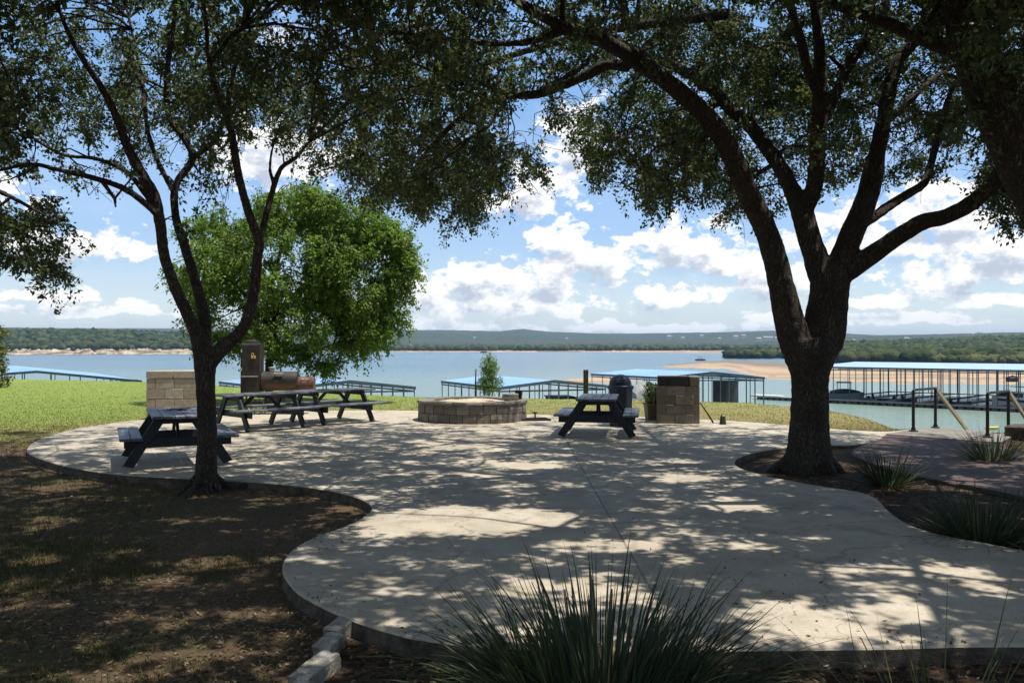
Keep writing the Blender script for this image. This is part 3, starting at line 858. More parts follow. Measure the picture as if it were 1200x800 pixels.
class Tree:
    def __init__(s):
        s.parts = []; s.sk = []; s.skr = []; s.twv = []; s.twf = []; s.n = 0
    def add_limb(s, pts, rad, n=12, skel=True):
        s.parts.append(tube_np(pts, rad, n, True, .06))
        if skel:
            s.sk.append(pts); s.skr.append(rad)
    def thin(s, v, f):
        s.twv.append(v); s.twf.extend([tuple(i + s.n for i in q) for q in f]); s.n += len(v)
    def skeleton(s):
        return np.concatenate(s.sk), np.concatenate(s.skr)
    def grow(s, tips, r0=.02, masked=False, lo=0.0, sides=5, bend=.18, minr=.012):
        """a bough to every tip, each from the nearest grown wood; returns the boughs"""
        S, R = s.skeleton()
        d = np.linalg.norm(tips[:, None] - S[None], axis=2).min(1)
        out = []
        for i in np.argsort(d):
            t = tips[i]
            big = R > minr
            dd = np.linalg.norm(S - t, axis=1) + np.where(big, 0, 50) + .35 * np.maximum(0, S[:, 2] - t[2] - .4)
            j = int(np.argmin(dd)); a = S[j]; L = np.linalg.norm(t - a)
            if L < .05: continue
            k = max(3, int(L / .3) + 2)
            u = np.linspace(0, 1, k)[:, None]
            off = (rng.random(3) - .5) * L * bend * 2 + np.array([0, 0, L * .12])
            p = a + (t - a) * u + off * (np.sin(np.pi * u)) + (rng.random((k, 3)) - .5) * .05 * np.minimum(1, L)
            p[0] = a; p[-1] = t
            if masked:
                v, inf = mask_val(p)
                if (inf & (v < .2)).sum() > max(1, .22 * k): continue
            ra = min(R[j] * .75, r0 * (.6 + .4 * min(L, 3))); r = ra * (1 - u[:, 0] * .75) + .0025
            s.thin(*tube_np(p, r, sides, False))
            out.append((p, r))
            S = np.vstack([S, p[1:]]); R = np.append(R, r[1:])
        s.sk = [S]; s.skr = [R]
        return out

def leaves_from(boughs, k_tw, tl, nl, ll, lw, spread=1.0, droop=.25, frac=.6, keep=None, jit=.03):
    """twigs along every bough end and leaves on them: arrays of twig segments and leaf quads"""
    st = []; bd = []
    for p, r in boughs:
        m = len(p)
        for _ in range(k_tw):
            t = (1 - frac * rng.random()) * (m - 1)
            i = min(int(t), m - 2); st.append(p[i] + (p[i + 1] - p[i]) * (t - i)); bd.append(p[-1] - p[max(0, m - 3)])
    st = np.array(st); bd = np.array(bd); bd /= np.linalg.norm(bd, axis=1, keepdims=True) + 1e-9
    n = len(st)
    rv = rng.normal(size=(n, 3)); rv /= np.linalg.norm(rv, axis=1, keepdims=True)
    td = bd * .6 + rv * spread + np.array([0, 0, -droop]); td /= np.linalg.norm(td, axis=1, keepdims=True)
    ln = tl * (.5 + rng.random(n))
    if keep is not None:
        kk = keep(st + td * (ln * .6)[:, None]); st, td, ln = st[kk], td[kk], ln[kk]; n = len(st)
    t = (rng.random((n, nl)) * .9 + .15)
    pos = st[:, None] + td[:, None] * (ln[:, None] * t)[..., None] + rng.normal(size=(n, nl, 3)) * jit
    pos[..., 2] -= (t ** 2) * ln[:, None] * droop * .5
    pos = pos.reshape(-1, 3); N = len(pos)
    rv = rng.normal(size=(N, 3)); rv /= np.linalg.norm(rv, axis=1, keepdims=True)
    dirv = np.repeat(td, nl, 0) * .5 + rv + np.array([0, 0, -droop]); dirv /= np.linalg.norm(dirv, axis=1, keepdims=True)
    nv = rng.normal(size=(N, 3)) * .8 + np.array([0, 0, 1.0])
    side = np.cross(dirv, nv); side /= np.linalg.norm(side, axis=1, keepdims=True) + 1e-9
    up = np.cross(side, dirv)
    sc = (.6 + .7 * rng.random(N))[:, None]
    L = ll * sc; Wd = lw * sc * .5
    q = np.empty((N, 4, 3))
    q[:, 0] = pos; q[:, 1] = pos + dirv * L * .5 + side * Wd + up * Wd * .25
    q[:, 2] = pos + dirv * L; q[:, 3] = pos + dirv * L * .5 - side * Wd + up * Wd * .25
    # twig prisms
    e = st + td * ln[:, None]; e[:, 2] -= ln * droop * .4
    rr = .0032
    a = np.cross(td, [0, .3, 1]); a /= np.linalg.norm(a, axis=1, keepdims=True) + 1e-9; b_ = np.cross(td, a)
    ring = [a * rr, (-.5 * a + .87 * b_) * rr, (-.5 * a - .87 * b_) * rr]
    tv = np.stack([st + ring[0], st + ring[1], st + ring[2], e + ring[0] * .4, e + ring[1] * .4, e + ring[2] * .4], 1)
    base = (np.arange(n) * 6)[:, None, None]
    tf = np.array([[0, 1, 4, 3], [1, 2, 5, 4], [2, 0, 3, 5]])[None] + base
    return q, tv.reshape(-1, 3), tf.reshape(-1, 4)

def two_leaves(bs, a_in, a_out):
    """finer leaves on boughs inside the frame, coarser ones on unseen boughs kept for their shade"""
    e = np.array([p[-1] for p, r in bs]); v, inf = mask_val(e)
    b1 = [b for b, k in zip(bs, inf) if k]; b2 = [b for b, k in zip(bs, inf) if not k]  # second list: boughs outside the view, coarsely leaved to cast shade
    o1 = leaves_from(b1, *a_in); o2 = leaves_from(b2, *a_out)
    return np.concatenate([o1[0], o2[0]]), np.concatenate([o1[1], o2[1]]), np.concatenate([o1[2], o2[2] + len(o1[1])])

def finish_tree(root, tr, quads, twv, twf, bark_m, leaf_m, voxel, disp=.012, dscale=.12):
    m2 = remeshed('trunk', tr.parts, voxel, [bark_m], root, disp, dscale)
    link('trunk', m2, root)
    V = np.concatenate(tr.twv + [twv]) if tr.twv else twv
    fl = [np.array(tr.twf).reshape(-1, 4)] if tr.twf else []
    fl.append(twf + tr.n)
    Fc = np.concatenate(fl)
    br = link('branches', mesh_np('branches', V, Fc.reshape(-1), np.full(len(Fc), 4), [bark_m], smooth=True), root)
    br['kind'] = 'stuff'
    q = quads.reshape(-1, 3)
    cr = link('crown', mesh_np('crown', q, np.arange(len(q)), np.full(len(q) // 4, 4), [leaf_m]), root)
    print(root.name, 'leaves', len(quads), 'twigs', len(twf) // 3, 'boughs', len(tr.twf))

def ell_pts(n, c, r, shell=.3):
    v = rng.normal(size=(n, 3)); v /= np.linalg.norm(v, axis=1, keepdims=True)
    return np.array(c) + v * np.array(r) * (shell + (1 - shell) * rng.random((n, 1)) ** .45)

def canopy_tips(cands, n, minz=2.6, near=6.0, front=None):
    v, inf = mask_val(cands)
    d = cands[:, 1]
    k = rng.random(len(cands)) < v ** 1.25
    k &= ~(inf & (d < near))
    k &= cands[:, 2] > minz
    c = cands[k]
    c = c[lit_keep(c)]
    if front is not None:
        v2, i2 = mask_val(c); p2 = 600 + c[:, 0] / np.maximum(c[:, 1], .01) * F
        c = c[~(i2 & (p2 > front[0]) & (p2 < front[1]) & (c[:, 1] < front[2]) & (rng.random(len(c)) < .9))]
    return c[:n]
def clumpy(p):
    # leaves gather in clumps with open air between them
    n = vnoise(p[:, 0] * 2.3 + p[:, 2] * 1.3 + 30, p[:, 1] * 1.9 - p[:, 2] * 2.1 + 60) * .6 + vnoise(p[:, 0] * 5.1 - p[:, 2] * 3.1 + 11, p[:, 1] * 3.9 + p[:, 2] * 4.3 + 70) * .4
    return rng.random(len(p)) < sstep(np.where(mask_val(p)[1], .38, .27), np.where(mask_val(p)[1], .58, .47), n)
mkeep = lambda p: clumpy(p) & ((lambda vi: (rng.random(len(p)) < np.where(vi[1], np.clip(vi[0] * 1.5, 0, 1), 1)) & ~(vi[1] & (p[:, 1] < 5.5)))(mask_val(p))) & lit_keep(p, .9)

def roots_(cx, cy, r0, n, reach, seed, zt=.28):
    r = np.random.default_rng(seed)
    for k in range(n):
        an = 2 * math.pi * (k + r.random() * .6) / n; c_, s_ = math.cos(an), math.sin(an); L = reach * r.uniform(.75, 1.2)
        pts = catmull(np.array([(cx + c_ * r0 * .35, cy + s_ * r0 * .35, zt * r.uniform(.9, 1.5)), (cx + c_ * r0 * .85, cy + s_ * r0 * .85, .06), (cx + c_ * (r0 + L * .5), cy + s_ * (r0 + L * .5), -.06), (cx + c_ * (r0 + L), cy + s_ * (r0 + L), -.2)]), 4)
        T.add_limb(pts, np.linspace(r0 * .36, r0 * .12, len(pts)), 8, False)
# ---------------------------------------------------------------- slender multi-stemmed oak on the left
root = tag(link('oak_tree', None, None, (0, 0, 0)), 'slender dark oak splitting into several thin stems, on the lawn left of the slab', 'tree')
T = Tree()
roots_(-3.77, 10.5, .16, 6, .22, 5, .12)
def L_(spec, n=10): T.add_limb(*limb(spec), n=n)
L_([(241,590,10.5,40.0),(241,573,10.5,29.6),(242,545,10.5,24.8),(243,500,10.5,22.4),(241,455,10.5,22.4),(240,425,10.5,24.8),(236,408,10.5,21.6),(228,385,10.5,16.0),(208,343,10.4,13.6),(193,302,10.3,12.8),(188,266,10.2,12.8),(181,232,10.1,13.6),(166,205,10,13.6),(149,172,9.9,11.2),(136,137,9.7,9.6),(118,102,9.5,8.0),(92,62,9.2,7.2),(70,15,9,5.4),(50,-60,8.8,3.6)])
L_([(239,430,10.5,19.2),(240,400,10.6,16.0),(239,370,10.7,14.4),(229,330,10.8,12.0),(214,282,10.9,11.2),(205,250,11,9.6),(206,216,11,8.8),(225,186,11.1,8.8),(214,160,11.1,8.0),(197,135,11.2,8.1),(195,92,11.3,7.2),(200,45,11.4,6.3),(210,-20,11.5,4.5)])
L_([(190,268,10.2,8.8),(182,250,10.1,8.0),(149,223,9.9,8.1),(111,209,9.6,7.2),(68,199,9.3,6.3),(34,192,9,5.4),(-10,200,8.7,4.5),(-60,190,8.4,2.7)],8)
L_([(186,250,10.1,8.1),(150,203,10.3,6.3),(112,186,10.5,5.4),(70,180,10.8,4.5),(20,150,11,3.6)],8)
L_([(243,428,10.5,20.8),(258,410,10.5,17.6),(284,386,10.4,14.4),(296,350,10.3,12.8),(301,305,10.2,12.0),(303,282,10.2,11.2),(292,252,10.1,10.4),(280,208,10,9.6),(273,168,9.9,9.6),(268,142,9.8,8.0),(257,118,9.7,7.2),(245,75,9.5,6.3),(240,20,9.4,5.4),(230,-50,9.2,3.6)])
L_([(303,286,10.2,8.8),(312,250,10.3,8.1),(321,217,10.4,7.2),(330,196,10.4,6.3),(347,184,10.5,5.4),(362,166,10.6,3.6)],8)
L_([(321,217,10.4,5.4),(316,196,10.5,4.5),(320,170,10.6,3.6),(330,140,10.7,2.7)],6)
L_([(225,186,11.1,7.2),(250,165,11.3,6.3),(262,140,11.5,5.4),(270,100,11.7,4.5)],8)
L_([(206,230,11,7.2),(185,190,11.4,6.3),(172,150,11.7,5.4),(165,90,12,4.5),(150,20,12.3,3.6)],8)
c = np.vstack([ell_pts(14000, (-4.6, 9.8, 5.4), (4.6, 4.0, 2.6)), ell_pts(3000, (-5.0, 9.8, 3.9), (2.9, 1.6, .9)), ell_pts(9000, (-3.6, 6.6, 6.2), (4.0, 3.6, 1.4)), ell_pts(9000, (-7.2, 12.6, 6.0), (3.6, 4.6, 2.0), .1)])
rng.shuffle(c)
boughs_t = canopy_tips(c, 90, 3.2, 6, (40, 360, 10.2))
T.grow(boughs_t, .035, True, minr=.018)
tips = np.vstack([canopy_tips(c, 1350, 2.7, 6, (40, 360, 10.0)), canopy_tips(ell_pts(9000, (-6.6, 15.2, 6.0), (3.4, 3.4, 1.8), .1), 260, 3.6), canopy_tips(c[~mask_val(c)[1]], 520, 4.2)])
bs = T.grow(tips, .014, True, minr=.005)
q, tv, tf = two_leaves(bs, (7, .26, 20, .064, .034, 1.0, .3, .65, mkeep), (6, .32, 15, .105, .058, 1.1, .2, .7, mkeep))
finish_tree(root, T, q, tv, tf, M['bark'], M['oak_leaf'], .017, .006, .07)

# ---------------------------------------------------------------- the big spreading oak
root = tag(link('oak_tree', None, None, (0, 0, 0)), 'massive dark oak with a low forked trunk, its boughs roofing the slab', 'tree')
T = Tree()
roots_(P(948, 549, 12.2)[0], 12.2, .34, 8, .24, 6, .22)
L_([(948,566,12.2,76),(948,549,12.2,62),(948,530,12.2,52),(948,505,12.2,46),(949,470,12.2,42),(949,440,12.2,44),(949,412,12.2,59.4),(946,396,12.2,54.0)],20)
L_([(940,420,12.2,39.6),(927,384,12.15,36.0),(915,332,12.05,29.7),(906,294,11.95,27.9),(894,261,11.85,26.1),(879,231,11.75,26.1),(867,204,11.6,25.2),(856,178,11.5,24.3),(834,143,11.3,22.5),(806,115,11.1,21.6),(757,78,10.8,18.9),(712,50,10.5,17.1),(668,34,10.2,14.4),(620,10,9.9,11.7),(575,-25,9.6,9.0),(520,-70,9.3,5.4)],16)
L_([(955,425,12.2,41.4),(963,385,12.2,43.2),(969,350,12.2,41.4),(972,330,12.2,45.0),(963,318,12.2,34.2),(955,298,12.2,27.9),(946,270,12.2,26.1),(939,245,12.25,25.2),(928,222,12.4,19.8),(916,198,12.55,18.0),(901,176,12.7,17.1),(878,146,12.95,16.2),(856,128,13.15,14.4),(836,106,13.4,13.5),(800,82,13.8,11.7),(750,60,14.2,9.9),(690,30,14.7,7.2),(640,10,15.1,4.5)],16)
L_([(941,250,12.25,21.6),(952,226,12.2,19.8),(957,200,12.15,18.9),(960,135,12,17.1),(962,86,11.9,15.3),(959,36,11.8,12.6),(954,0,11.7,10.8),(945,-60,11.5,8.1),(930,-130,11.3,4.5)],14)
L_([(960,110,11.95,12.6),(949,84,11.8,12.6),(936,36,11.6,10.8),(924,-2,11.4,9.9),(900,-70,11.1,6.3)],12)
L_([(961,150,12,12.6),(976,118,12.15,12.6),(992,84,12.3,11.7),(1016,44,12.5,10.8),(1040,0,12.7,9.0),(1060,-60,12.9,5.4)],12)
L_([(953,445,12.2,28),(962,415,12.2,34),(969,395,12.2,40),(974,350,12.2,39.6),(982,318,12.2,30.6),(996,280,12.2,27.9),(1011,246,12.2,26.1),(1020,219,12.2,25.2),(1024,200,12.2,24.3),(1027,184,12.2,19.8),(1034,153,12.2,18.0),(1042,111,12.2,17.1),(1051,74,12.2,15.3),(1068,54,12.2,13.5),(1082,32,12.1,12.6),(1087,0,12,10.8),(1085,-60,11.8,7.2)],16)
L_([(1008,262,12.2,16.2),(1021,256,12.3,13.5),(1044,240,12.5,11.7),(1068,225,12.7,10.8),(1084,213,12.9,9.9),(1094,182,13.1,9.0),(1104,142,13.3,8.1),(1118,100,13.5,6.3),(1140,60,13.8,4.5)],12)
L_([(972,345,12.2,26),(985,322,12.2,28.8),(1000,314,12.1,24.3),(1020,300,12,22.5),(1050,279,11.8,20.7),(1080,261,11.6,19.8),(1110,253,11.4,18.0),(1140,237,11.2,18.9),(1170,210,11,17.1),(1192,195,10.9,15.3),(1225,165,10.7,12.6),(1260,120,10.5,9.9),(1290,60,10.3,6.3)],14)
L_([(738,78,10.8,13.5),(712,76,10.9,12.6),(690,86,11.05,12.6),(668,96,11.2,11.7),(630,110,11.5,10.8),(590,112,11.9,9.9),(559,125,12.3,9.0),(526,150,12.7,7.2),(500,178,13.1,4.5),(480,205,13.4,2.7)],12)
L_([(590,112,11.9,7.2),(560,95,12,6.3),(520,88,12.2,5.4),(470,70,12.3,4.5),(420,80,12.5,3.6)],8)
L_([(668,34,10.2,9.9),(610,50,10,9.0),(550,48,9.8,7.2),(480,40,9.6,5.4),(410,30,9.4,4.5)],8)
L_([(834,143,11.3,11.7),(818,170,11.6,9.0),(800,190,12,7.2),(775,205,12.4,4.5),(750,225,12.7,2.7)],8)
L_([(1036,145,12.2,9.9),(1060,125,12.4,9.0),(1085,100,12.6,8.1),(1120,75,12.9,6.3),(1160,60,13.1,4.5)],8)
# boughs overhead that the picture's top edge cuts off
def wl(pts, r0, r1, n=10):
    p = catmull(np.array(pts, float), 5); T.add_limb(p, np.linspace(r0, r1, len(p)), n)
wl([(3.6,10.6,6.3),(2.6,8.0,6.9),(1.4,5.2,7.2),(.2,2.0,7.3)], .06, .015)
wl([(4.6,11.0,6.2),(5.4,8.2,6.8),(5.6,5.2,7.2),(5.0,2.2,7.3)], .06, .015)
wl([(3.2,12.6,6.6),(1.2,14.6,7.0),(-1.2,16.5,6.9),(-3.2,17.6,6.4)], .09, .025)
wl([(4.4,13.0,6.6),(4.6,15.6,7.0),(4.6,18.0,6.6)], .08, .025)
wl([(6.0,12.2,6.4),(8.2,13.2,6.8),(10.4,13.8,6.6)], .08, .025)
c = np.vstack([ell_pts(22000, (3.2, 11.2, 6.0), (8.2, 8.0, 2.9), .1), ell_pts(16000, (2.4, 7.0, 6.6), (7.2, 6.2, 1.6), .1),
               ell_pts(12000, (-2.0, 13.4, 4.8), (3.4, 4.4, 2.4), .1), ell_pts(6000, (2.2, 13.2, 4.0), (2.2, 2.6, 1.2), .1),
               ell_pts(6000, (-1.6, 14.6, 4.0), (2.2, 3.0, 1.2), .1), ell_pts(16000, (5.6, 14.2, 5.6), (4.4, 2.4, 2.6), .1)])
rng.shuffle(c)
bt = canopy_tips(c, 260, 3.2, 7.0, (800, 1200, 12.3))
T.grow(bt, .04, True, minr=.02)
v, inf = mask_val(c)
cin = c[inf]; cout = c[~inf]; pxc = 600 + cin[:, 0] / cin[:, 1] * F
tips = np.vstack([canopy_tips(cin[pxc < 800], 1150, 3.0, 7.0), canopy_tips(cin[pxc >= 800], 1150, 3.0, 7.0, (800, 1200, 12.3)), canopy_tips(cout, 2400, 4.6), canopy_tips(ell_pts(16000, (1.0, 17.2, 6.3), (7.0, 3.0, 2.0), .1), 620, 3.6)])
bs = T.grow(tips, .014, True, minr=.005)
q, tv, tf = two_leaves(bs, (7, .30, 21, .066, .036, 1.0, .32, .65, mkeep), (6, .32, 15, .105, .058, 1.1, .2, .7, mkeep))
finish_tree(root, T, q, tv, tf, M['bark'], M['oak_leaf'], .024, .012, .12)

# ---------------------------------------------------------------- oak leaning in from the right edge
root = tag(link('oak_tree', None, None, (0, 0, 0)), 'dark oak leaning in at the upper right edge, only its thick limb and leaves visible', 'tree')
T = Tree()
L_([(1348,612,9,120),(1342,590,9,98),(1332,520,9,84),(1310,420,9,80),(1268,310,9,76),(1222,222,9,68),(1186,150,9,62),(1152,85,9,53),(1132,20,9,45),(1120,-50,8.9,38),(1095,-130,8.8,28),(1060,-220,8.7,18)],16)
L_([(1156,92,9,26),(1128,66,9.1,19),(1085,46,9.2,17),(1040,27,9.3,15),(1016,19,9.35,13),(985,8,9.4,11),(945,-12,9.5,9),(890,-60,9.6,6)],10)
L_([(1135,40,9,18),(1116,20,9.2,13),(1100,26,9.4,11),(1086,34,9.6,9),(1070,60,9.9,6)],8)
L_([(1210,200,9,34),(1232,150,9.3,26),(1262,80,9.6,20),(1300,0,9.9,14)],10)
wl([(5.6,9,5.0),(5.0,6.6,6.2),(4.2,3.6,7.0),(3.4,.6,7.2)], .07, .02)
wl([(6.6,8.8,3.6),(8.0,7.0,5.4),(9.0,5.4,6.6)], .12, .03)
c = np.vstack([ell_pts(12000, (6.4, 8.6, 5.8), (4.6, 4.2, 2.4), .1), ell_pts(9000, (5.2, 4.2, 6.4), (5.4, 4.6, 1.4), .1), ell_pts(3000, (6.9, 10.6, 3.9), (1.3, 1.4, 1.0), .1)])
rng.shuffle(c)
T.grow(canopy_tips(c, 70, 3.2, 6.5), .035, True, minr=.02)
v, inf = mask_val(c); px_ = 600 + c[:, 0] / np.maximum(c[:, 1], .01) * F
cin = c[inf & (px_ > 1010)]; cout = c[~inf]
bs = T.grow(np.vstack([canopy_tips(cin, 165, 2.6, 6.5, (800, 1120, 12)), canopy_tips(cout, 1500, 4.4)]), .014, True, minr=.005)
q, tv, tf = two_leaves(bs, (6, .26, 19, .068, .036, 1.0, .3, .6, mkeep), (6, .32, 15, .105, .058, 1.1, .2, .7, mkeep))
finish_tree(root, T, q, tv, tf, M['bark'], M['oak_leaf'], .022, .012, .12)

# ---------------------------------------------------------------- tree beyond the left edge, its low spray hanging into view
root = tag(link('oak_tree', None, None, (0, 0, 0)), 'oak beyond the left edge, one low leafy spray hanging over the lawn', 'tree')
T = Tree()
wl([(-11.6,14.2,-.3),(-11.5,14.2,1.0),(-11.3,14.1,2.6),(-11.0,14.0,4.0),(-10.6,13.8,5.4),(-10,13.6,6.8)], .2, .06)
L_([(-240,260,13.8,16),(-150,235,13.4,13),(-80,250,13.1,10),(-20,262,12.9,7),(30,275,12.7,5),(62,300,12.6,3)],8)
L_([(-200,170,13.6,14),(-100,180,13,10),(-20,215,12.5,7),(30,240,12.2,5),(70,262,12,3)],8)
c = np.vstack([ell_pts(9000, (-11.4, 14.5, 5.8), (3.9, 4.8, 2.4), .1), ell_pts(5000, (-7.4, 12.6, 3.1), (1.2, 1.0, 1.0), .0)])
rng.shuffle(c)
v, inf = mask_val(c); px_ = 600 + c[:, 0] / np.maximum(c[:, 1], .01) * F; py_ = HOR - (c[:, 2] - EYE) / np.maximum(c[:, 1], .01) * F
cin = c[inf & (px_ < 110) & (py_ > 205)]; cout = c[~inf]
T.grow(canopy_tips(cout, 30, 3.2), .03, True, minr=.02)
bs = T.grow(np.vstack([canopy_tips(cin, 75, 2.0), canopy_tips(cout, 600, 3.6)]), .012, True, minr=.004)
q, tv, tf = leaves_from(bs, 6, .26, 17, .078, .038, 1.0, .3, .6, mkeep)
finish_tree(root, T, q, tv, tf, M['bark'], M['oak_leaf'], .022, .01, .1)

# ---------------------------------------------------------------- bright elm behind the smoker
root = tag(link('elm_tree', None, None, (0, 0, 0)), 'bright green rounded tree in full sun behind the smoker', 'tree')
T = Tree()
ED = 25.5
def e_(spec, n=9): T.add_limb(*limb([(a, c, ED + dd, w) for a, c, dd, w in spec]), n=n)
e_([(316,500,0,16),(316,478,0,11),(315,440,0,9.5),(318,405,0,9),(322,370,.1,8.5),(318,330,.2,7),(330,290,.3,5),(335,250,.4,4)])
e_([(318,418,0,7),(340,425,-.2,4.5),(362,418,-.4,4),(385,405,-.6,3),(420,395,-.8,2)],7)
e_([(320,395,0,7),(300,360,-.4,5),(270,330,-.8,4),(235,310,-1,3)],7)
e_([(321,380,0,7),(350,340,.3,5),(390,310,.6,4),(440,290,.8,3)],7)
e_([(319,350,.1,6),(300,300,.5,4),(285,260,.9,3)],7)
ELM = [((346,300),(95,78),2.2,470),((270,310),(74,70),1.7,200),((420,308),(66,62),1.7,270),((345,372),(96,48),2.2,370),((268,378),(48,38),1.3,120),((420,368),(42,44),1.5,110),
       ((325,240),(70,34),1.5,170),((405,250),(62,30),1.4,120),((392,410),(40,20),1.1,70),((452,300),(36,40),1.0,120),((236,300),(40,52),1.2,80), ((340,312),(138,92),2.5,190), ((410,400),(60,36),1.2,50), ((470,330),(26,60),.9,40)]
allb = []
for (pc, pr, ry, n) in ELM:
    k = ED / F
    cc = P(pc[0], pc[1], ED)
    pts = ell_pts(n, cc, (pr[0] * k, ry, pr[1] * k), .45)
    w = fbm(pts[:, 0] * 1.1 + pts[:, 1] * .6, pts[:, 2] * 1.5 + pts[:, 1] * .5, 2)
    allb.append(pts[w > .45])
tips = np.vstack(allb)
sel = rng.choice(len(tips), 70, replace=False)
T.grow(tips[sel], .03, minr=.02)
bs = T.grow(tips, .012, minr=.005)
q, tv, tf = leaves_from(bs, 7, .40, 13, .10, .052, .9, .5, .6)
finish_tree(root, T, q, tv, tf, M['bark_pale'], M['elm_leaf'], .03, .012, .12)

# ---------------------------------------------------------------- small growth on the bluff
def shrub(name, label, cat, base, stems, tipsets, ll, lw, leaf_m, k_tw=5, nl=14, tl=.16, r=.02, droop=.1, voxel=.012):
    root = tag(link(name, None), label, cat)
    tr = Tree()
    for s_ in stems:
        p = catmull(np.array(s_, float), 4); tr.add_limb(p, np.linspace(r, r * .35, len(p)), 6)
    bs = tr.grow(np.vstack(tipsets), .01, minr=.002)
    q, tv, tf = leaves_from(bs, k_tw, tl, nl, ll, lw, .9, droop, .6)
    finish_tree(root, tr, q, tv, tf, M['bark_pale'], leaf_m, voxel, .002, .1)
b0 = G(573, 467, -.1)
def up_(px, py): return P(px, py, b0[1])
shrub('sapling', 'small upright green sapling growing at the bluff edge behind the fire pit', 'sapling', b0,
      [[b0 + [0, 0, -.3], up_(572, 450), up_(573, 424)], [b0 + [.02, 0, -.3], up_(580, 450), up_(584, 430)], [b0 + [-.03, 0, -.3], up_(566, 452), up_(563, 434)]],
      [ell_pts(95, up_(573, 449), (.42, .4, .36), .2), ell_pts(60, up_(574, 430), (.28, .24, .28), .2), ell_pts(12, up_(574, 420), (.08, .08, .12), .2)], .075, .028, M['elm_leaf'], 3, 9, .15)
d = 34.0
shrub('cedar_tree', 'rounded green cedar at the left edge of the lawn, cut by the frame', 'tree', None,
      [[(-20.6, d, -.8), (-20.8, d, .8), (-21.0, d, 2.6)]], [ell_pts(330, (-21.7, d, 1.5), (1.35, 1.3, 1.5), .3), ell_pts(120, (-21.3, d, .4), (1.0, 1.0, .7), .3)], .13, .07, M['shrub_leaf'], 5, 12, .3, .09, voxel=.03)
# ------------------------------------------------------------------ blade plants
def blades(name, label, base, n, lr, hr, wr, mat, spread=.25, cat='plant', seed=1, lean=(0, 0), segs=9, stiff=1.0, group=None, flat=.0):
    r = np.random.default_rng(seed)
    V = []; Fc = []; k0 = 0
    for i in range(n):
        az = r.random() * 2 * math.pi
        L = r.uniform(*lr)
        e0 = math.radians(r.uniform(*hr)); L *= 1.15 if e0 < .8 else .90
        curl = r.uniform(.25, 1.25) / stiff
        w = r.uniform(*wr)
        p = np.array([base[0], base[1], base[2]]) + np.array([math.cos(az), math.sin(az), 0]) * spread * math.sqrt(r.random())
        d = np.array([math.cos(az) * math.cos(e0), math.sin(az) * math.cos(e0), math.sin(e0)])
        d[0] += lean[0]; d[1] += lean[1]; d /= np.linalg.norm(d)
        az2 = az + r.normal() * .4
        side = np.array([-math.sin(az2), math.cos(az2), 0])
        pts = []; ang = e0
        cut = 1.0 if r.random() > .22 else r.uniform(.55, .85)
        st = L / segs
        tw = r.normal() * .25
        for s_ in range(segs + 1):
            t = s_ / segs
            if t > cut + .08: break
            wd2 = w * (.75 + .5 * t if t < .3 else .9 * (1 - ((t - .3) / .7) ** 1.6) + .04)
            if cut < 1: wd2 = max(wd2, w * .35)
            u = side * math.cos(tw * t) + np.array([0, 0, 1]) * math.sin(tw * t) * .6
            nrm = np.cross(u, d)
            pts.append((p - u * wd2 / 2, p + nrm * wd2 * .28, p + u * wd2 / 2))
            p = p + d * st
            d = d + np.array([0, 0, -curl * st * (.5 + t * 1.6)]) + (r.random(3) - .5) * .03
            d /= np.linalg.norm(d)
            if p[2] < base[2] + .012: p[2] = base[2] + .012; d[2] = max(d[2], 0)
        m_ = len(pts)
        V.extend([x for t in pts for x in t])
        for j in range(m_ - 1):
            a = k0 + j * 3
            Fc.append((a, a + 1, a + 4, a + 3)); Fc.append((a + 1, a + 2, a + 5, a + 4))
        k0 += m_ * 3
    Fc = np.array(Fc)
    o = link(name, mesh_np(name, np.array(V), Fc.reshape(-1), np.full(len(Fc), 4), [mat]))
    return tag(o, label, cat, group)
gz = lambda x, y: float(ground_z(x, y))
blades('red_yucca', 'large dark clump of arching narrow blades at the near edge of the slab, bottom centre', (.42, 4.0, gz(.42, 4.0) - .01), 1350, (.45, 1.02), (2, 80), (.010, .018), M['blade'], .36, seed=4, stiff=.9)
x, y = G(1040, 568, -.06)[:2]
blades('red_yucca', 'mid sized blade plant with pale yellowish base leaves right of the big oak trunk', (x, y, gz(x, y) - .01), 160, (.38, .74), (8, 84), (.012, .02), M['blade'], .16, seed=9)
x, y = G(1150, 632, -.06)[:2]
blades('red_yucca', 'wide dark blade plant in the mulch bed at the right edge', (x, y, gz(x, y) - .01), 300, (.42, .8), (6, 82), (.011, .018), M['blade'], .24, seed=12)
x, y = 1.85, 3.7
blades('sedge_plant', 'sparse pale blades rising from the mulch in the bottom right corner', (x, y, gz(x, y) - .01), 46, (.45, 1.0), (25, 84), (.006, .011), M['blade_light'], .34, seed=21, stiff=1.4)
x, y = G(1196, 552, -.06)[:2]
blades('grass_clump', 'arching yellow green clump at the far right end of the paver path', (x + .1, y + .9, gz(x, y + .9) - .02), 230, (.4, .8), (8, 80), (.010, .018), M['blade_light'], .22, seed=23)

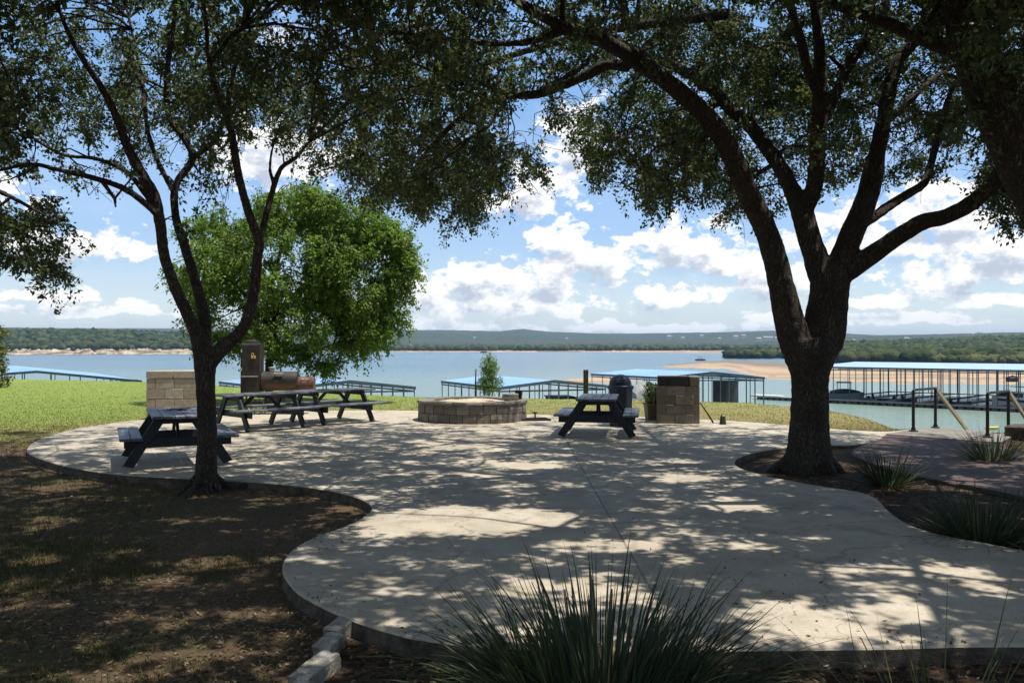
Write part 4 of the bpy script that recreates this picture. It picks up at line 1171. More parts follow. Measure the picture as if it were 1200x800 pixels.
# ------------------------------------------------------------------ turf and litter
def in_poly(x, y, poly):
    ins = np.zeros(x.shape, bool); n = len(poly)
    for i in range(n):
        ax, ay = poly[i]; bx, by = poly[(i + 1) % n]
        c = ((ay > y) != (by > y)) & (x < (bx - ax) * (y - ay) / (by - ay + 1e-12) + ax)
        ins ^= c
    return ins
def scatter(n, dr, pxr, power=1.0):
    d = 1 / rng.uniform(1 / dr[1] ** power, 1 / dr[0] ** power, n) ** (1 / power)
    px = rng.uniform(*pxr, n)
    return (px - 600) / F * d, d
def hard(x, y): return in_poly(x, y, patio_poly) | in_poly(x, y, pp) | in_poly(x, y, land)
def turf(name, x, y, h, w, mat):
    n = len(x); z = ground_z(x, y)
    az = rng.random(n) * 6.283
    s = np.stack([np.cos(az), np.sin(az), np.zeros(n)], -1) * (w * (.6 + .8 * rng.random(n)))[:, None] / 2
    lean = rng.normal(size=(n, 3)) * .45; lean[:, 2] = 1; lean /= np.linalg.norm(lean, axis=1, keepdims=True)
    hh = (h * (.5 + rng.random(n)))[:, None]
    p = np.stack([x, y, z - .005], -1)
    V = np.stack([p - s, p + s, p + lean * hh], 1).reshape(-1, 3)
    return setting(link(name, mesh_np(name, V, np.arange(3 * n), np.full(n, 3), [mat])), 'stuff')
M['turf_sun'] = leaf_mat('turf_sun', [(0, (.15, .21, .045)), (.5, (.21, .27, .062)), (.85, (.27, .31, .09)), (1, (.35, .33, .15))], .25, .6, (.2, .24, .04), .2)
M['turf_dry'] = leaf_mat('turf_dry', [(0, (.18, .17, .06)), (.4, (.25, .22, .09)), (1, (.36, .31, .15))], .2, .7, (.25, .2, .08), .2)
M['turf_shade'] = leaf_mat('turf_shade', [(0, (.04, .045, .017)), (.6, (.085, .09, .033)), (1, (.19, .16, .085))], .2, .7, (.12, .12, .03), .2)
x, y = scatter(200000, (15, 48), (-120, 1080))
k = (edge_dist(x, y) < .2) & ~hard(x, y)
x, y = x[k], y[k]
lm = lush_mask(x, y) + (fbm(x * .7, y * .7, 4) - .5) * 1.1
op = sstep(15.5, 20.5, y + np.where(x < -7, (-7 - x) * 1.2, 0))
g1 = (lm > .35)
turf('lawn_grass', x[g1], y[g1], np.full(g1.sum(), .03), np.full(g1.sum(), .02), M['turf_sun'])
g2 = ~g1 & (rng.random(len(x)) < .75)
turf('dry_grass', x[g2], y[g2], np.full(g2.sum(), .028), np.full(g2.sum(), .018), M['turf_dry'])
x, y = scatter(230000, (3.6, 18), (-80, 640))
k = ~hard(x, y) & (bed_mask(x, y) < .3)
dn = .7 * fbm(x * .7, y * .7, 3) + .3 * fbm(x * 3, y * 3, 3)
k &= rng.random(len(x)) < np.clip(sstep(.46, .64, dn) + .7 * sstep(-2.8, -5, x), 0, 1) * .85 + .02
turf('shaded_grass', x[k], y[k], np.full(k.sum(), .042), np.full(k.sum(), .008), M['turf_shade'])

def litter(name, x, y, z, s, mat):
    n = len(x)
    a = rng.random(n) * 6.283
    d = np.stack([np.cos(a), np.sin(a), rng.normal(size=n) * .3], -1); d /= np.linalg.norm(d, axis=1, keepdims=True)
    sd_ = np.cross(d, np.stack([rng.normal(size=n) * .4, rng.normal(size=n) * .4, np.ones(n)], -1)); sd_ /= np.linalg.norm(sd_, axis=1, keepdims=True)
    s = (s * (.5 + rng.random(n)))[:, None]
    p = np.stack([x, y, z], -1)
    V = np.stack([p - d * s, p + sd_ * s * .45, p + d * s + [0, 0, .002], p - sd_ * s * .45], 1)
    V[..., 2] = np.maximum(V[..., 2], (z - .006)[:, None])
    return setting(link(name, mesh_np(name, V.reshape(-1, 3), np.arange(4 * n), np.full(n, 4), [mat])), 'stuff')
M['litter'] = leaf_mat('dry_leaf', [(0, (.05, .032, .018)), (.55, (.12, .08, .045)), (.88, (.20, .145, .085)), (1, (.34, .27, .18))], .1, .7, (.2, .12, .05), .25)
x, y = scatter(36000, (3.6, 17), (-60, 1260))
k = ~hard(x, y) & (edge_dist(x, y) < 0) & (rng.random(len(x)) < .35 + .9 * sstep(.45, .6, fbm(x * 1.3 + 9, y * 1.3, 3)))
x, y = x[k], y[k]
litter('leaf_litter', x, y, ground_z(x, y) + .012, np.full(len(x), .015), M['litter'])
x, y = scatter(26000, (4.8, 19), (0, 1200))
pd_ = np.full(len(x), 9.0)
for i_ in range(len(patio_poly)):
    (ax_, ay_), (bx_, by_) = patio_poly[i_], patio_poly[(i_ + 1) % len(patio_poly)]
    dx_, dy_ = bx_ - ax_, by_ - ay_
    t_ = np.clip(((x - ax_) * dx_ + (y - ay_) * dy_) / (dx_ * dx_ + dy_ * dy_ + 1e-9), 0, 1)
    pd_ = np.minimum(pd_, np.hypot(x - ax_ - t_ * dx_, y - ay_ - t_ * dy_))
k = in_poly(x, y, patio_poly) & (rng.random(len(x)) < .05 * sstep(.42, .62, fbm(x * 1.1, y * 1.1, 3)) + .5 * np.exp(-pd_ / .12) * sstep(.4, .6, fbm(x * 2.0, y * 2.0, 3)))
x, y = x[k], y[k]
litter('fallen_leaves', x, y, np.full(len(x), .007), np.full(len(x), .014), M['litter'])

# ------------------------------------------------------------------ limestone edging by the slab
def rock(name, label, c, size, rz, seed, rx=0.0, group=None, mat=None, smooth=True):
    r = np.random.default_rng(seed)
    bm = bmesh.new(); bmesh.ops.create_cube(bm, size=1)
    bmesh.ops.bevel(bm, geom=bm.edges[:], offset=.05, segments=1, affect='EDGES')
    bmesh.ops.subdivide_edges(bm, edges=bm.edges[:], cuts=3, use_grid_fill=True)
    for v in bm.verts:
        p = np.array(v.co)
        n = sum((vnoise(p[i] * 3 + seed * 3.1, p[(i + 1) % 3] * 3 + seed) - .5) for i in range(3)) * .13
        f = (vnoise(p[0] * 9 + seed, p[1] * 9 + p[2] * 7) - .5) * .07
        v.co *= (1 + n + f)
        v.co = Vector((v.co.x * size[0], v.co.y * size[1], v.co.z * size[2]))
    me = bpy.data.meshes.new(name); bm.to_mesh(me); bm.free()
    me.polygons.foreach_set('use_smooth', np.full(len(me.polygons), smooth))
    me.materials.append(mat or M['rock'])
    o = link(name, me, None, c); o.rotation_euler = (rx, 0, rz)
    return tag(o, label, 'rock', group)
g_ = 'white limestone edging rocks by the slab'
rock('edging_rock', 'cream limestone rock nearest the slab corner, topmost of the edging row', (-1.06, 5.30, -.08), (.13, .22, .13), -.35, 3, .12, g_, smooth=False)
rock('edging_rock', 'grey limestone rock in the middle of the short edging row', (-1.075, 5.03, -.085), (.12, .24, .11), -.22, 5, .05, g_, smooth=False)
rock('edging_rock', 'pale grey flat limestone rock at the bottom end of the edging row', (-1.065, 4.66, -.09), (.13, .40, .11), -.28, 8, .03, g_, smooth=False)
# ------------------------------------------------------------------ picnic tables
def make_table(label):
    t = thing('picnic_table', label, 'picnic table', group='navy picnic tables on the slab')
    L = 1.86; TH = .72; SH = .435
    a = MB()
    for i in range(5):
        a.box(((i - 2) * .147, random.uniform(-.006, .006), TH - .019), (.139, L + random.uniform(-.012, .012), .038), bev=.006)
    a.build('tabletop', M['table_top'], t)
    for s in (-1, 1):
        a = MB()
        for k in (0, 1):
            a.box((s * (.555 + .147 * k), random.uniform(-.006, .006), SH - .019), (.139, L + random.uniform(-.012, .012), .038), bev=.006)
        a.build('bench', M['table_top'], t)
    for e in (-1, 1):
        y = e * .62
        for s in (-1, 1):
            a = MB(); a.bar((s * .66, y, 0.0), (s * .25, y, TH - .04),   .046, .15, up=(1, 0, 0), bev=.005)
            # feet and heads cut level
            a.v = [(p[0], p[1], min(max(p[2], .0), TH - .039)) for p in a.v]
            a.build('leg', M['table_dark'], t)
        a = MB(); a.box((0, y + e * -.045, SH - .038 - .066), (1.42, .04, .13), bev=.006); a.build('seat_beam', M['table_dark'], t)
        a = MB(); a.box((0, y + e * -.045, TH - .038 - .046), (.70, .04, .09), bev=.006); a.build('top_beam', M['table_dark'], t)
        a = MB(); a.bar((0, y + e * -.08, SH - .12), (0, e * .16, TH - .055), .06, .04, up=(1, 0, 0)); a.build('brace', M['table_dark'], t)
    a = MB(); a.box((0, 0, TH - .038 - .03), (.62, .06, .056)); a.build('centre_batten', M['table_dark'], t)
    return t
def put(t, c, axis):
    t.location = (c[0], c[1], .001); t.rotation_euler = (0, 0, math.atan2(axis[1], axis[0]) - math.pi / 2)
tp = make_table('navy picnic table seen end on beside the dark bin, right of the fire pit')
put(tp, (1.66, 16.40), (.155, .988))
for lab, c, ax in (('navy picnic table nearest the slender oak, half hidden by its trunk', (-4.97, 12.62), (-.43, .90)),
                   ('navy picnic table in front of the smoker, the nearer of the two end to end', (-5.17, 17.52), (.70, .715)),
                   ('navy picnic table on the right of the two end to end, nearest the fire pit', (-4.0, 18.97), (.705, .71))):
    q = copy_tree(tp); q['label'] = lab; put(q, c, ax)
a = MB()
pc = Vector((-5.05, 12.9, .7225))
for k in range(7): a.box((pc.x + random.uniform(-.16, .16), pc.y + random.uniform(-.1, .16), pc.z + .004 + .003 * k), (random.uniform(.1, .3), random.uniform(.05, .12), .006), rz=random.uniform(0, 3))
tag(a.build('leaf_debris', M['soot']), 'scatter of dark debris lying on the table nearest the slender oak', 'debris')

# ------------------------------------------------------------------ fire pit
pit = thing('fire_pit', 'round fire pit of rough grey brown stone blocks on the slab', 'fire pit', (-.91, 19.62, 0))
R0, R1 = 1.235, .93
def ring_blocks(n, z0, z1, r0, r1, off, jit=.012):
    a = MB()
    for k in range(n):
        a0 = 2 * math.pi * (k + off) / n + .006; a1 = 2 * math.pi * (k + 1 + off) / n - .006
        ro = r0 + random.uniform(-jit, jit); zt = z1 - .006 + random.uniform(-.006, .006)
        vs = []
        m_ = 4
        for z, rr in ((z0 + .004, ro), (z0 + (zt - z0) * .5, ro + random.uniform(0, jit)), (zt, ro - .004)):
            for i in range(m_ + 1):
                an = a0 + (a1 - a0) * i / m_; vs.append((rr * math.cos(an), rr * math.sin(an), z))
        for z in (z0 + .004, zt):
            for i in range(m_ + 1):
                an = a0 + (a1 - a0) * i / m_; vs.append((r1 * math.cos(an), r1 * math.sin(an), z))
        w = m_ + 1; fs = []
        for i in range(m_):
            fs += [(i, i + 1, w + i + 1, w + i), (w + i, w + i + 1, 2 * w + i + 1, 2 * w + i), (2 * w + i, 2 * w + i + 1, 4 * w + i + 1, 4 * w + i), (3 * w + i + 1, 3 * w + i, 4 * w + i, 4 * w + i + 1), (i + 1, i, 3 * w + i, 3 * w + i + 1)]
        fs += [(0, w, 2 * w, 4 * w, 3 * w), (m_, 3 * w + m_, 4 * w + m_, 2 * w + m_, w + m_)]
        a.add(vs, fs)
    return a
w_ = MB()
for c_, off in ((0, 0), (1, .5)):
    b_ = ring_blocks(26, .0 + .195 * c_, .195 * (c_ + 1), R0, R1, off); w_.add(b_.v, b_.f)
w_.build('stone_wall', M['pit_stone'], pit)
ring_blocks(22, .39, .46, R0 + .025, R1 - .03, .3).build('cap_stones', M['pit_cap'], pit)
a = MB(); a.lathe([(R0 - .03, .002), (R0 - .03, .385)], 40, cap=False); a.build('mortar_core', M['mortar'], pit)
a = MB(); n = 28; vs = [(0, .15, .40)]; 
for r_ in (.35, .7, R1 + .02):
    for k in range(n):
        an = 2 * math.pi * k / n; yy = r_ * math.sin(an)
        vs.append((r_ * math.cos(an), yy, .375 + .05 * (yy / R1) + random.uniform(-.012, .012)))
fs = [(0, 1 + k, 1 + (k + 1) % n) for k in range(n)]
for j in range(2):
    for k in range(n):
        fs.append((1 + j * n + k, 1 + (j + 1) * n + k, 1 + (j + 1) * n + (k + 1) % n, 1 + j * n + (k + 1) % n))
a.add(vs, fs); a.build('ash_bed', M['sand'], pit, smooth=True)
p = P(598, 462, 19.4); rock('loose_stone', 'grey loose stone resting on the right rim of the fire pit', (p[0], p[1], .525), (.34, .22, .15), .3, 14, mat=M['pit_stone'])
p = P(608, 460, 19.7)
t = thing('black_pot', 'small black square pot behind the loose stone on the fire pit rim', 'pot', (p[0], p[1], .46))
a = MB(); a.lathe([(.085, 0), (.115, .19), (.12, .2), (.105, .2), (.095, .05)], 4, a0=.6); a.build('body', M['soot'], t)
a = MB(); a.bar((-.16, 0, .18), (.0, .0, .17), .02, .02); a.build('handle', M['soot'], t)
# grate on the slab
p = G(626, 492)
t = thing('fire_grate', 'flat black grate lying on the slab between the fire pit and the end-on table', 'grate', (p[0], p[1], .004), .25)
a = MB()
for k in range(8): a.bar((-.30 + .085 * k, -.22, .03), (-.30 + .085 * k, .22, .03), .012, .012)
a.build('bars', M['soot'], t)
a = MB()
for (q0, q1) in (((-.32, -.22), (.32, -.22)), ((-.32, .22), (.32, .22)), ((-.32, -.22), (-.32, .22)), ((.32, -.22), (.32, .22))):
    a.bar((q0[0], q0[1], .018), (q1[0], q1[1], .018), .03, .036)
a.build('frame', M['soot'], t)
a = MB(); a.tube([(.05, .1, .03), (.05, .1, .13)], .018, 8); a.lathe([(.02, .13), (.05, .14), (.055, .165), (.03, .185)], 10, (.05, .1, 0)); a.build('knob', M['dark_steel'], t)

# ------------------------------------------------------------------ block barbecues
def block_wall(a, x0, x1, y0, y1, z0, courses, h, bw, off=0.0, mi=0, jit=.004):
    """courses of blocks filling a box; mortar gaps show as grooves"""
    for c_ in range(courses):
        z = z0 + c_ * h; x = x0; first = True
        while x < x1 - .02:
            w = bw * (.5 if first and (c_ + off) % 2 else 1.0); first = False
            e = min(x + w, x1)
            if x1 - e < .12: e = x1
            dy = random.uniform(-jit, jit)
            a.box(((x + e) / 2, (y0 + y1) / 2 + dy, z + h / 2), (e - x - .008, y1 - y0, h - .008), bev=.008)
            x = e
t = thing('stone_barbecue', 'cream limestone block barbecue standing behind the left picnic table', 'barbecue', (G(197, 492)[0], 20.0, 0), .05)
a = MB(); block_wall(a, -.57, .57, -.43, .40, 0, 4, .235, .42); a.build('block_body', M['limestone'], t)
a = MB(); block_wall(a, -.575, .02, -.44, .41, .942, 1, .17, .6); a.box((.30, -.02, 1.03), (.52, .84, .166), bev=.012); a.build('top_course', M['limestone'], t)
a = MB(); block_wall(a, .58, .76, -.30, .36, 0, 4, .235, .3); a.build('side_pier', M['limestone'], t)
a = MB(); a.box((0, -.015, .46), (1.12, .80, .90)); a.build('mortar_core', M['mortar'], t)
cx = (G(775, 496)[0] + G(816, 496)[0]) / 2
t = thing('stone_barbecue', 'weathered brown block barbecue with blackened grill opening right of the end-on picnic table', 'barbecue', (cx + .05, 18.98, 0), -.16)
a = MB(); block_wall(a, -.46, .46, -.46, .46, 0, 4, .205, .40); a.build('block_body', M['limestone_dark'], t)
a = MB(); a.box((0, 0, .40), (.90, .90, .80)); a.build('mortar_core', M['mortar'], t)
a = MB(); a.box((.35, -.01, .92), (.21, .90, .195), bev=.012); a.box((-.10, .36, .92), (.68, .18, .195), bev=.012); a.build('top_course', M['limestone_dark'], t)
a = MB(); a.box((-.105, -.10, .835), (.66, .72, .02)); a.box((-.105, -.445, .92), (.66, .02, .19)); a.box((-.425, -.09, .92), (.02, .68, .19)); a.box((.225, -.09, .92), (.02, .68, .19)); a.build('firebox', M['soot'], t)
a = MB()
for k in range(12): a.bar((-.39 + .052 * k, -.42, 1.0), (-.39 + .052 * k, .24, 1.0), .014, .014)
a.build('grill', M['soot'], t)
p0 = G(836, 496.5); p1 = P(820.5, 472, 18.52)
a = MB(); a.tube([p0 + [0, 0, .02], (p0 + p1) / 2 + [.012, 0, .01], p1], [.02, .018, .014], 7)
tag(a.build('leaning_stick', M['post_wood'], smooth=True), 'thin dark stick leaning against the right side of the brown block barbecue', 'stick')
p = G(847, 497)
a = MB(); a.lathe([(.075, 0), (.07, .05), (.062, .12), (.058, .17), (.03, .175)], 6, (p[0], p[1], 0)); a.bar((p[0] - .03, p[1], .17), (p[0] - .03, p[1] + .02, .2), .03, .03)
tag(a.build('wood_stump', M['post_wood']), 'short dark wooden stub on the slab just right of the brown block barbecue', 'stump')

# planter
p = G(766, 492)
t = thing('plant_pot', 'square tan pot with drooping leaves between the bin and the brown barbecue', 'planter', (p[0], p[1] + .17, 0), .1)
a = MB(); a.lathe([(.19, 0), (.235, .33), (.255, .335), (.255, .38), (.215, .38), (.205, .30)], 4, a0=math.pi / 4, cap=False); a.lathe([(.0001, .0), (.19, .001)], 4, a0=math.pi / 4, cap=False); a.build('body', M['pot'], t)
a = MB(); a.lathe([(.205, .32), (.0001, .335)], 4, a0=math.pi / 4, cap=False); a.build('soil', M['soil'], t)
o = blades('leaves', '', (0, 0, .32), 46, (.3, .62), (15, 85), (.022, .045), M['blade_light'], .12, seed=31, segs=8, stiff=.8)
for k in ('label', 'category'): del o[k]
o.parent = t
root = Tree(); root.add_limb(np.array([(0, 0, .3), (.02, 0, .5), (.03, .02, .68)]), np.array([.012, .01, .006]), 6)
bs = root.grow(ell_pts(26, (.03, 0, .62), (.16, .16, .2), .2), .008, minr=.001)
q, tv, tf = leaves_from(bs, 3, .1, 7, .09, .04, .9, .2, .6)
o = link('small_shrub', mesh_np('small_shrub', q.reshape(-1, 3), np.arange(len(q) * 4), np.full(len(q), 4), [M['oak_leaf']]), t)

# ------------------------------------------------------------------ bin
t = thing('litter_bin', 'dark navy litter bin with a domed lid behind the end-on picnic table', 'litter bin', (2.29, 18.05, 0))
a = MB(); a.lathe([(.235, 0), (.245, .03), (.262, .76), (.275, .765), (.275, .80), (.25, .80)], 8, a0=math.pi / 8)
a.build('body', M['bin'], t)
a = MB(); a.lathe([(.283, .795), (.285, .845), (.24, .86)], 24); a.lathe([(.24, .855), (.232, .93), (.20, 1.0), (.14, 1.055), (.07, 1.08), (.001, 1.085)], 24, cap=False); a.build('domed_lid', M['bin'], t, smooth=True)
a = MB(); a.box((-.02, -.212, .945), (.2, .05, .11), rx=-.38, bev=.015); a.build('flap', M['bin'], t)

# post at the bluff edge
p = G(686.5, 474, -.05)
a = MB(); a.box((p[0], p[1], .42), (.125, .125, 1.12), rz=.2, bev=.012)
tag(a.build('timber_post', M['post_wood']), 'square dark timber post standing in the grass beyond the end-on table', 'post')
p = G(557, 468, -.05)
a = MB(); a.tube([(p[0], p[1], -.3), (p[0] + .01, p[1], .5), (p[0] + .02, p[1], .93)], [.03, .026, .022], 7)
tag(a.build('thin_stake', M['post_wood'], smooth=True), 'thin dark stake in the grass just left of the green sapling', 'stake')

# ------------------------------------------------------------------ smoker
sx0 = -6.45; SY = 21.2
t = thing('smoker', 'rusty barrel smoker with a tall upright cabinet and wheels behind the tables', 'smoker', (sx0, SY, -.03), .06)
t.scale = (.94, .94, .95)
cab = MB(); cab.box((0, 0, 1.22), (.50, .48, 1.30), bev=.015); cab = cab.build('cabinet', M['dark_steel'], t)
a = MB(); a.box((.0, -.255, 1.44), (.42, .03, .80), bev=.008); dr = a.build('door', M['dark_steel'], cab)
a = MB(); a.box((.0, -.255, .80), (.42, .03, .40), bev=.008); a.build('lower_door', M['dark_steel'], cab)
for z in (1.20, 1.68):
    a = MB(); a.tube([(-.215, -.275, z - .04), (-.215, -.275, z + .04)], .016, 8); a.build('hinge', M['bright_metal'], cab)
a = MB(); a.box((.0, -.285, 1.02), (.42, .03, .025)); a.build('trim_bar', M['bright_metal'], cab)
a = MB(); a.box((.06, -.282, 1.52), (.05, .03, .075), bev=.006); a.box((.125, -.282, 1.515), (.05, .03, .07), bev=.006)
a.tube([(.045, -.28, 1.56), (.05, -.28, 1.61), (.075, -.28, 1.625), (.10, -.28, 1.60), (.10, -.28, 1.56)], .008, 6); a.build('padlock', M['brass'], cab)
a = MB(); a.lathe([(.20, 1.87), (.19, 1.93), (.06, 1.97)], 16); a.tube([(0, 0, 1.95), (0, 0, 2.02)], .05, 10); a.build('vent_cap', M['dark_steel'], cab)
def hcyl(x0, x1, z, r, n=24, a0=0, a1=2 * math.pi, y=0, caps=True):
    m = MB(); vs = []; k = n + 1
    for xx in (x0, x1):
        for i in range(k):
            an = a0 + (a1 - a0) * i / n; vs.append((xx, y + r * math.cos(an), z + r * math.sin(an)))
    fs = [(i, i + 1, k + i + 1, k + i) for i in range(n)]
    if caps: fs += [tuple(range(k))[::-1], tuple(range(k, 2 * k))]
    m.add(vs, fs); return m
bar_ = hcyl(.27, 1.20, .88, .245, 16, math.pi, 2 * math.pi).build('barrel', M['rust'], t)
lid = hcyl(.275, 1.195, .884, .252, 16, 0, math.pi).build('lid', M['dark_steel'], bar_)
a = MB(); a.tube([(.62, -.19, 1.06), (.62, -.25, 1.10), (.86, -.25, 1.10), (.86, -.19, 1.06)], .013, 8); a.box((.74, -.235, 1.085), (.2, .03, .05), bev=.01); a.build('lid_handle', M['bright_metal'], bar_)
a = MB(); a.box((.74, -.262, .875), (.93, .025, .022)); a.build('seam', M['dark_steel'], bar_)
a = MB(); a.tube([(.50, .05, 1.10), (.50, .05, 1.22)], .07, 12); a.lathe([(.075, 1.21), (.1, 1.22), (.1, 1.245), (.02, 1.26)], 14, (.50, .05, 0)); a.build('chimney', M['bright_metal'], bar_)
fb = hcyl(1.21, 1.62, .80, .20, 20).build('firebox', M['rust_red'], t)
a = MB(); a.tube([(1.32, -.16, .93), (1.32, -.22, .95), (1.50, -.22, .95), (1.50, -.16, .93)], .012, 8); a.build('firebox_handle', M['bright_metal'], fb)
a = MB()
for (x, y) in ((-.2, -.2), (-.2, .2), (1.1, -.18), (1.1, .18)): a.bar((x, y, .08 if x > 0 else .12), (x, y, .66), .04, .04, up=(1, 0, 0))
a.bar((-.2, -.2, .30), (1.1, -.18, .30), .04, .04); a.bar((-.2, .2, .30), (1.1, .18, .30), .04, .04); a.box((.5, 0, .33), (1.0, .36, .02)); a.build('frame', M['dark_steel'], t)
for (x, y) in ((.12, -.30), (.12, .30), (1.1, -.26), (1.1, .26)):
    r = .25 if x < .5 else .13
    w = MB()
    pts = [(x + r * math.cos(k * math.pi / 12), y, r + r * math.sin(k * math.pi / 12)) for k in range(25)]
    w.tube(pts, .014, 6, cap=False)
    for k in range(4):
        an = k * math.pi / 4; w.bar((x - r * math.cos(an), y, r - r * math.sin(an)), (x + r * math.cos(an), y, r + r * math.sin(an)), .012, .012)
    w.tube([(x, y - .03, r), (x, y + .03, r)], .03, 10); w.build('wheel', M['rust'], t)
a = MB(); a.box((.62, -.05, .405), (.46, .26, .13), bev=.03); a.box((.55, -.05, .49), (.2, .2, .05), bev=.02); a.build('ash_tray', M['rust_red'], t)

# ------------------------------------------------------------------ handrails at the stair head
def make_rail(label, pa, pb):
    pa = np.array(pa); pb = np.array(pb)
    t = thing('handrail', label, 'handrail', (pa[0], pa[1], .012), 0, 'black handrails flanking the lake steps')
    d = pb - pa; H = .80
    for q in ((0, 0), (d[0], d[1])):
        a = MB(); a.tube([(q[0], q[1], 0), (q[0], q[1], H)], .03, 10); a.build('post', M['black_rail'], t)
        a = MB(); a.lathe([(.085, 0), (.085, .018), (.045, .03), (.042, .07)], 12, (q[0], q[1], 0)); a.build('base_flange', M['black_rail'], t)
    a = MB(); a.tube([(0, 0, H - .01), (d[0] * .06, d[1] * .06, H + .012), (d[0], d[1], H + .012)], .026, 10); a.build('top_rail', M['black_rail'], t, smooth=True)
    u = d / np.linalg.norm(d)
    e = d + sd * 5.6
    a = MB(); a.bar((d[0], d[1], H + .01), (e[0], e[1], H - 5.6 * .5625), .045, .07); a.build('sloping_rail', M['wood_rail'], t)
    e2 = d + sd * 5.4
    a = MB(); a.tube([(e2[0], e2[1], -5.6 * .5625), (e2[0], e2[1], H - 5.4 * .5625)], .03, 8); a.build('lower_post', M['black_rail'], t)
    return t
make_rail('black handrail on the left side of the steps, nearer the big oak', (7.86, 16.72), (8.66, 17.46))
make_rail('black handrail on the right side of the steps, beside the concrete block', (8.70, 15.62), (9.50, 16.34))
a = MB(); a.box((9.52, 15.98, .075), (.40, .62, .26), rz=-.75, bev=.025, jit=.006)
tag(a.build('concrete_block', M['slab_side']), 'rough dark concrete block at the foot of the right handrail', 'block')
rock('boulder', 'dark boulder beside the concrete block at the right edge', (10.0, 15.75, -.05), (.55, .5, .36), .4, 22, mat=M['slab_side'])
rock('boulder', 'low brown boulder behind the yellow green clump at the right edge', (10.3, 14.9, -.1), (.7, .5, .34), .9, 24, mat=M['slab_side'])

# ------------------------------------------------------------------ covered docks
def dock(label, A, Bp, back, zridge, nposts, ze=-1.62, deck=True, roofmat='roof', rows=2, peak=.5):
    """gabled boat shelter: A, Bp near eave corners (x, y), back = vector along the ridge"""
    A = np.array(A, float); Bp = np.array(Bp, float); bk = np.array(back, float)
    t = thing('boat_dock', label, 'dock', (A[0], A[1], WATER), 0, 'covered boat docks with blue roofs')
    o3 = lambda q, z: (q[0] - A[0], q[1] - A[1], z - WATER)
    pk = A + (Bp - A) * peak
    vs = []
    for dz in (0, -.13):
        for q, z in ((A, ze), (pk, zridge), (Bp, ze)):
            vs.append(o3(q, z + dz)); vs.append(o3(q + bk, z + dz))
    f = [(0, 1, 3, 2), (2, 3, 5, 4), (6, 8, 9, 7), (8, 10, 11, 9), (0, 2, 8, 6), (2, 4, 10, 8), (1, 7, 9, 3), (3, 9, 11, 5), (0, 6, 7, 1), (4, 5, 11, 10)]
    a = MB(); a.add(vs, f); rf = a.build('roof', M[roofmat], t)
    tr = MB(); u = (Bp - A) / np.linalg.norm(Bp - A); bu = bk / np.linalg.norm(bk)
    e = .05
    for (q, z, q2, z2) in ((A, ze, pk, zridge), (pk, zridge, Bp, ze)):
        tr.bar(o3(q - bu * e, z - .09), o3(q2 - bu * e, z2 - .09), .06, .24)
    for q, s in ((A, -1), (Bp, 1)):
        tr.bar(o3(q + u * s * e, ze - .10), o3(q + u * s * e + bk, ze - .10), .06, .22)
    tr.build('roof_trim', M['roof_trim'], rf)
    Lb = np.linalg.norm(bk); W_ = np.linalg.norm(Bp - A)
    fr = MB()
    pos = []
    for k in range(nposts[0]):
        s = (k + .5 * 0) / (nposts[0] - 1)
        pos.append((A + (Bp - A) * s, 1))
        fr_ = s
    for r_ in range(1, rows + 1):
        for k in range(nposts[1]):
            s = k / (nposts[1] - 1)
            pos.append((A + (Bp - A) * s + bk * r_ / rows, 0))
    for s0 in (0, 1):
        for k in range(1, nposts[2]):
            pos.append((A + (Bp - A) * s0 + bk * (k / nposts[2]), 0))
    Minv = np.linalg.inv(np.stack([Bp - A, bk], 1))
    def hz(q):
        s = float(np.clip((Minv @ (q - A))[0], 0, 1))
        return ze + (zridge - ze) * (1 - abs(s - peak) / (peak if s < peak else 1 - peak))
    for q, big in pos:
        q = q + bu * (.12 if big else -.12)
        a = MB(); w = .11 if (big and random.random() > .5) else .075
        zt = min(hz(q), zridge) - .16
        a.box(((q - A)[0], (q - A)[1], (zt - WATER + .3) / 2), (w, w, zt - WATER - .3))
        a.build('post', M['dock_post'], t)
    # beams tying the posts under the roof
    fr.bar(o3(A + bu * .12, ze - .35), o3(Bp + bu * .12, ze - .35), .08, .12)
    fr.bar(o3(A + bu * .12, ze - .05 - .3), o3(A + bk, ze - .35), .08, .12); fr.bar(o3(Bp + bu * .12, ze - .35), o3(Bp + bk, ze - .35), .08, .12)
    fr.build('beams', M['roof_trim'], t)
    dk = MB()
    dk.bar(o3(A - u * .4, WATER + .42), o3(Bp + u * .4, WATER + .42), 1.5, .12)
    dk.bar(o3(A + bk, WATER + .42), o3(Bp + bk, WATER + .42), 1.5, .12)
    for s0 in (0, 1): dk.bar(o3(A + (Bp - A) * s0 + bu * .8, WATER + .425), o3(A + (Bp - A) * s0 + bk - bu * .8, WATER + .425), 1.2, .12)
    nf = max(2, int(W_ / 7))
    for k in range(1, nf): dk.bar(o3(A + (Bp - A) * k / nf + bu * .8, WATER + .425), o3(A + (Bp - A) * k / nf + bk - bu * .8, WATER + .425), .9, .12)
    dk.build('deck', M['dock_deck'], t)
    fl = MB(); m_ = int(W_ / 1.3)
    for k in range(m_):
        q = A + (Bp - A) * (k + .5) / m_
        fl.box(((q - A)[0], (q - A)[1], .17), (.7, 1.3, .38), rz=math.atan2(u[1], u[0]), bev=.06)
    fl.build('floats', M['dock_float'], t)
    return t
dock('covered dock with a gabled blue roof behind the brown barbecue and bin', (15.75, 90), (26.5, 89.6), (-6.3, 11.5), -1.06, (13, 6, 6))
dock('covered dock with a gabled blue roof behind the sapling and fire pit', (-.95, 68.2), (7.9, 71.5), (-5.7, 12.6), -1.13, (12, 6, 8))
dock('covered dock with a gabled blue roof behind the smoker', (-17.9, 66.2), (-7.8, 68.7), (-9.3, 13.2), -1.05, (13, 6, 8))
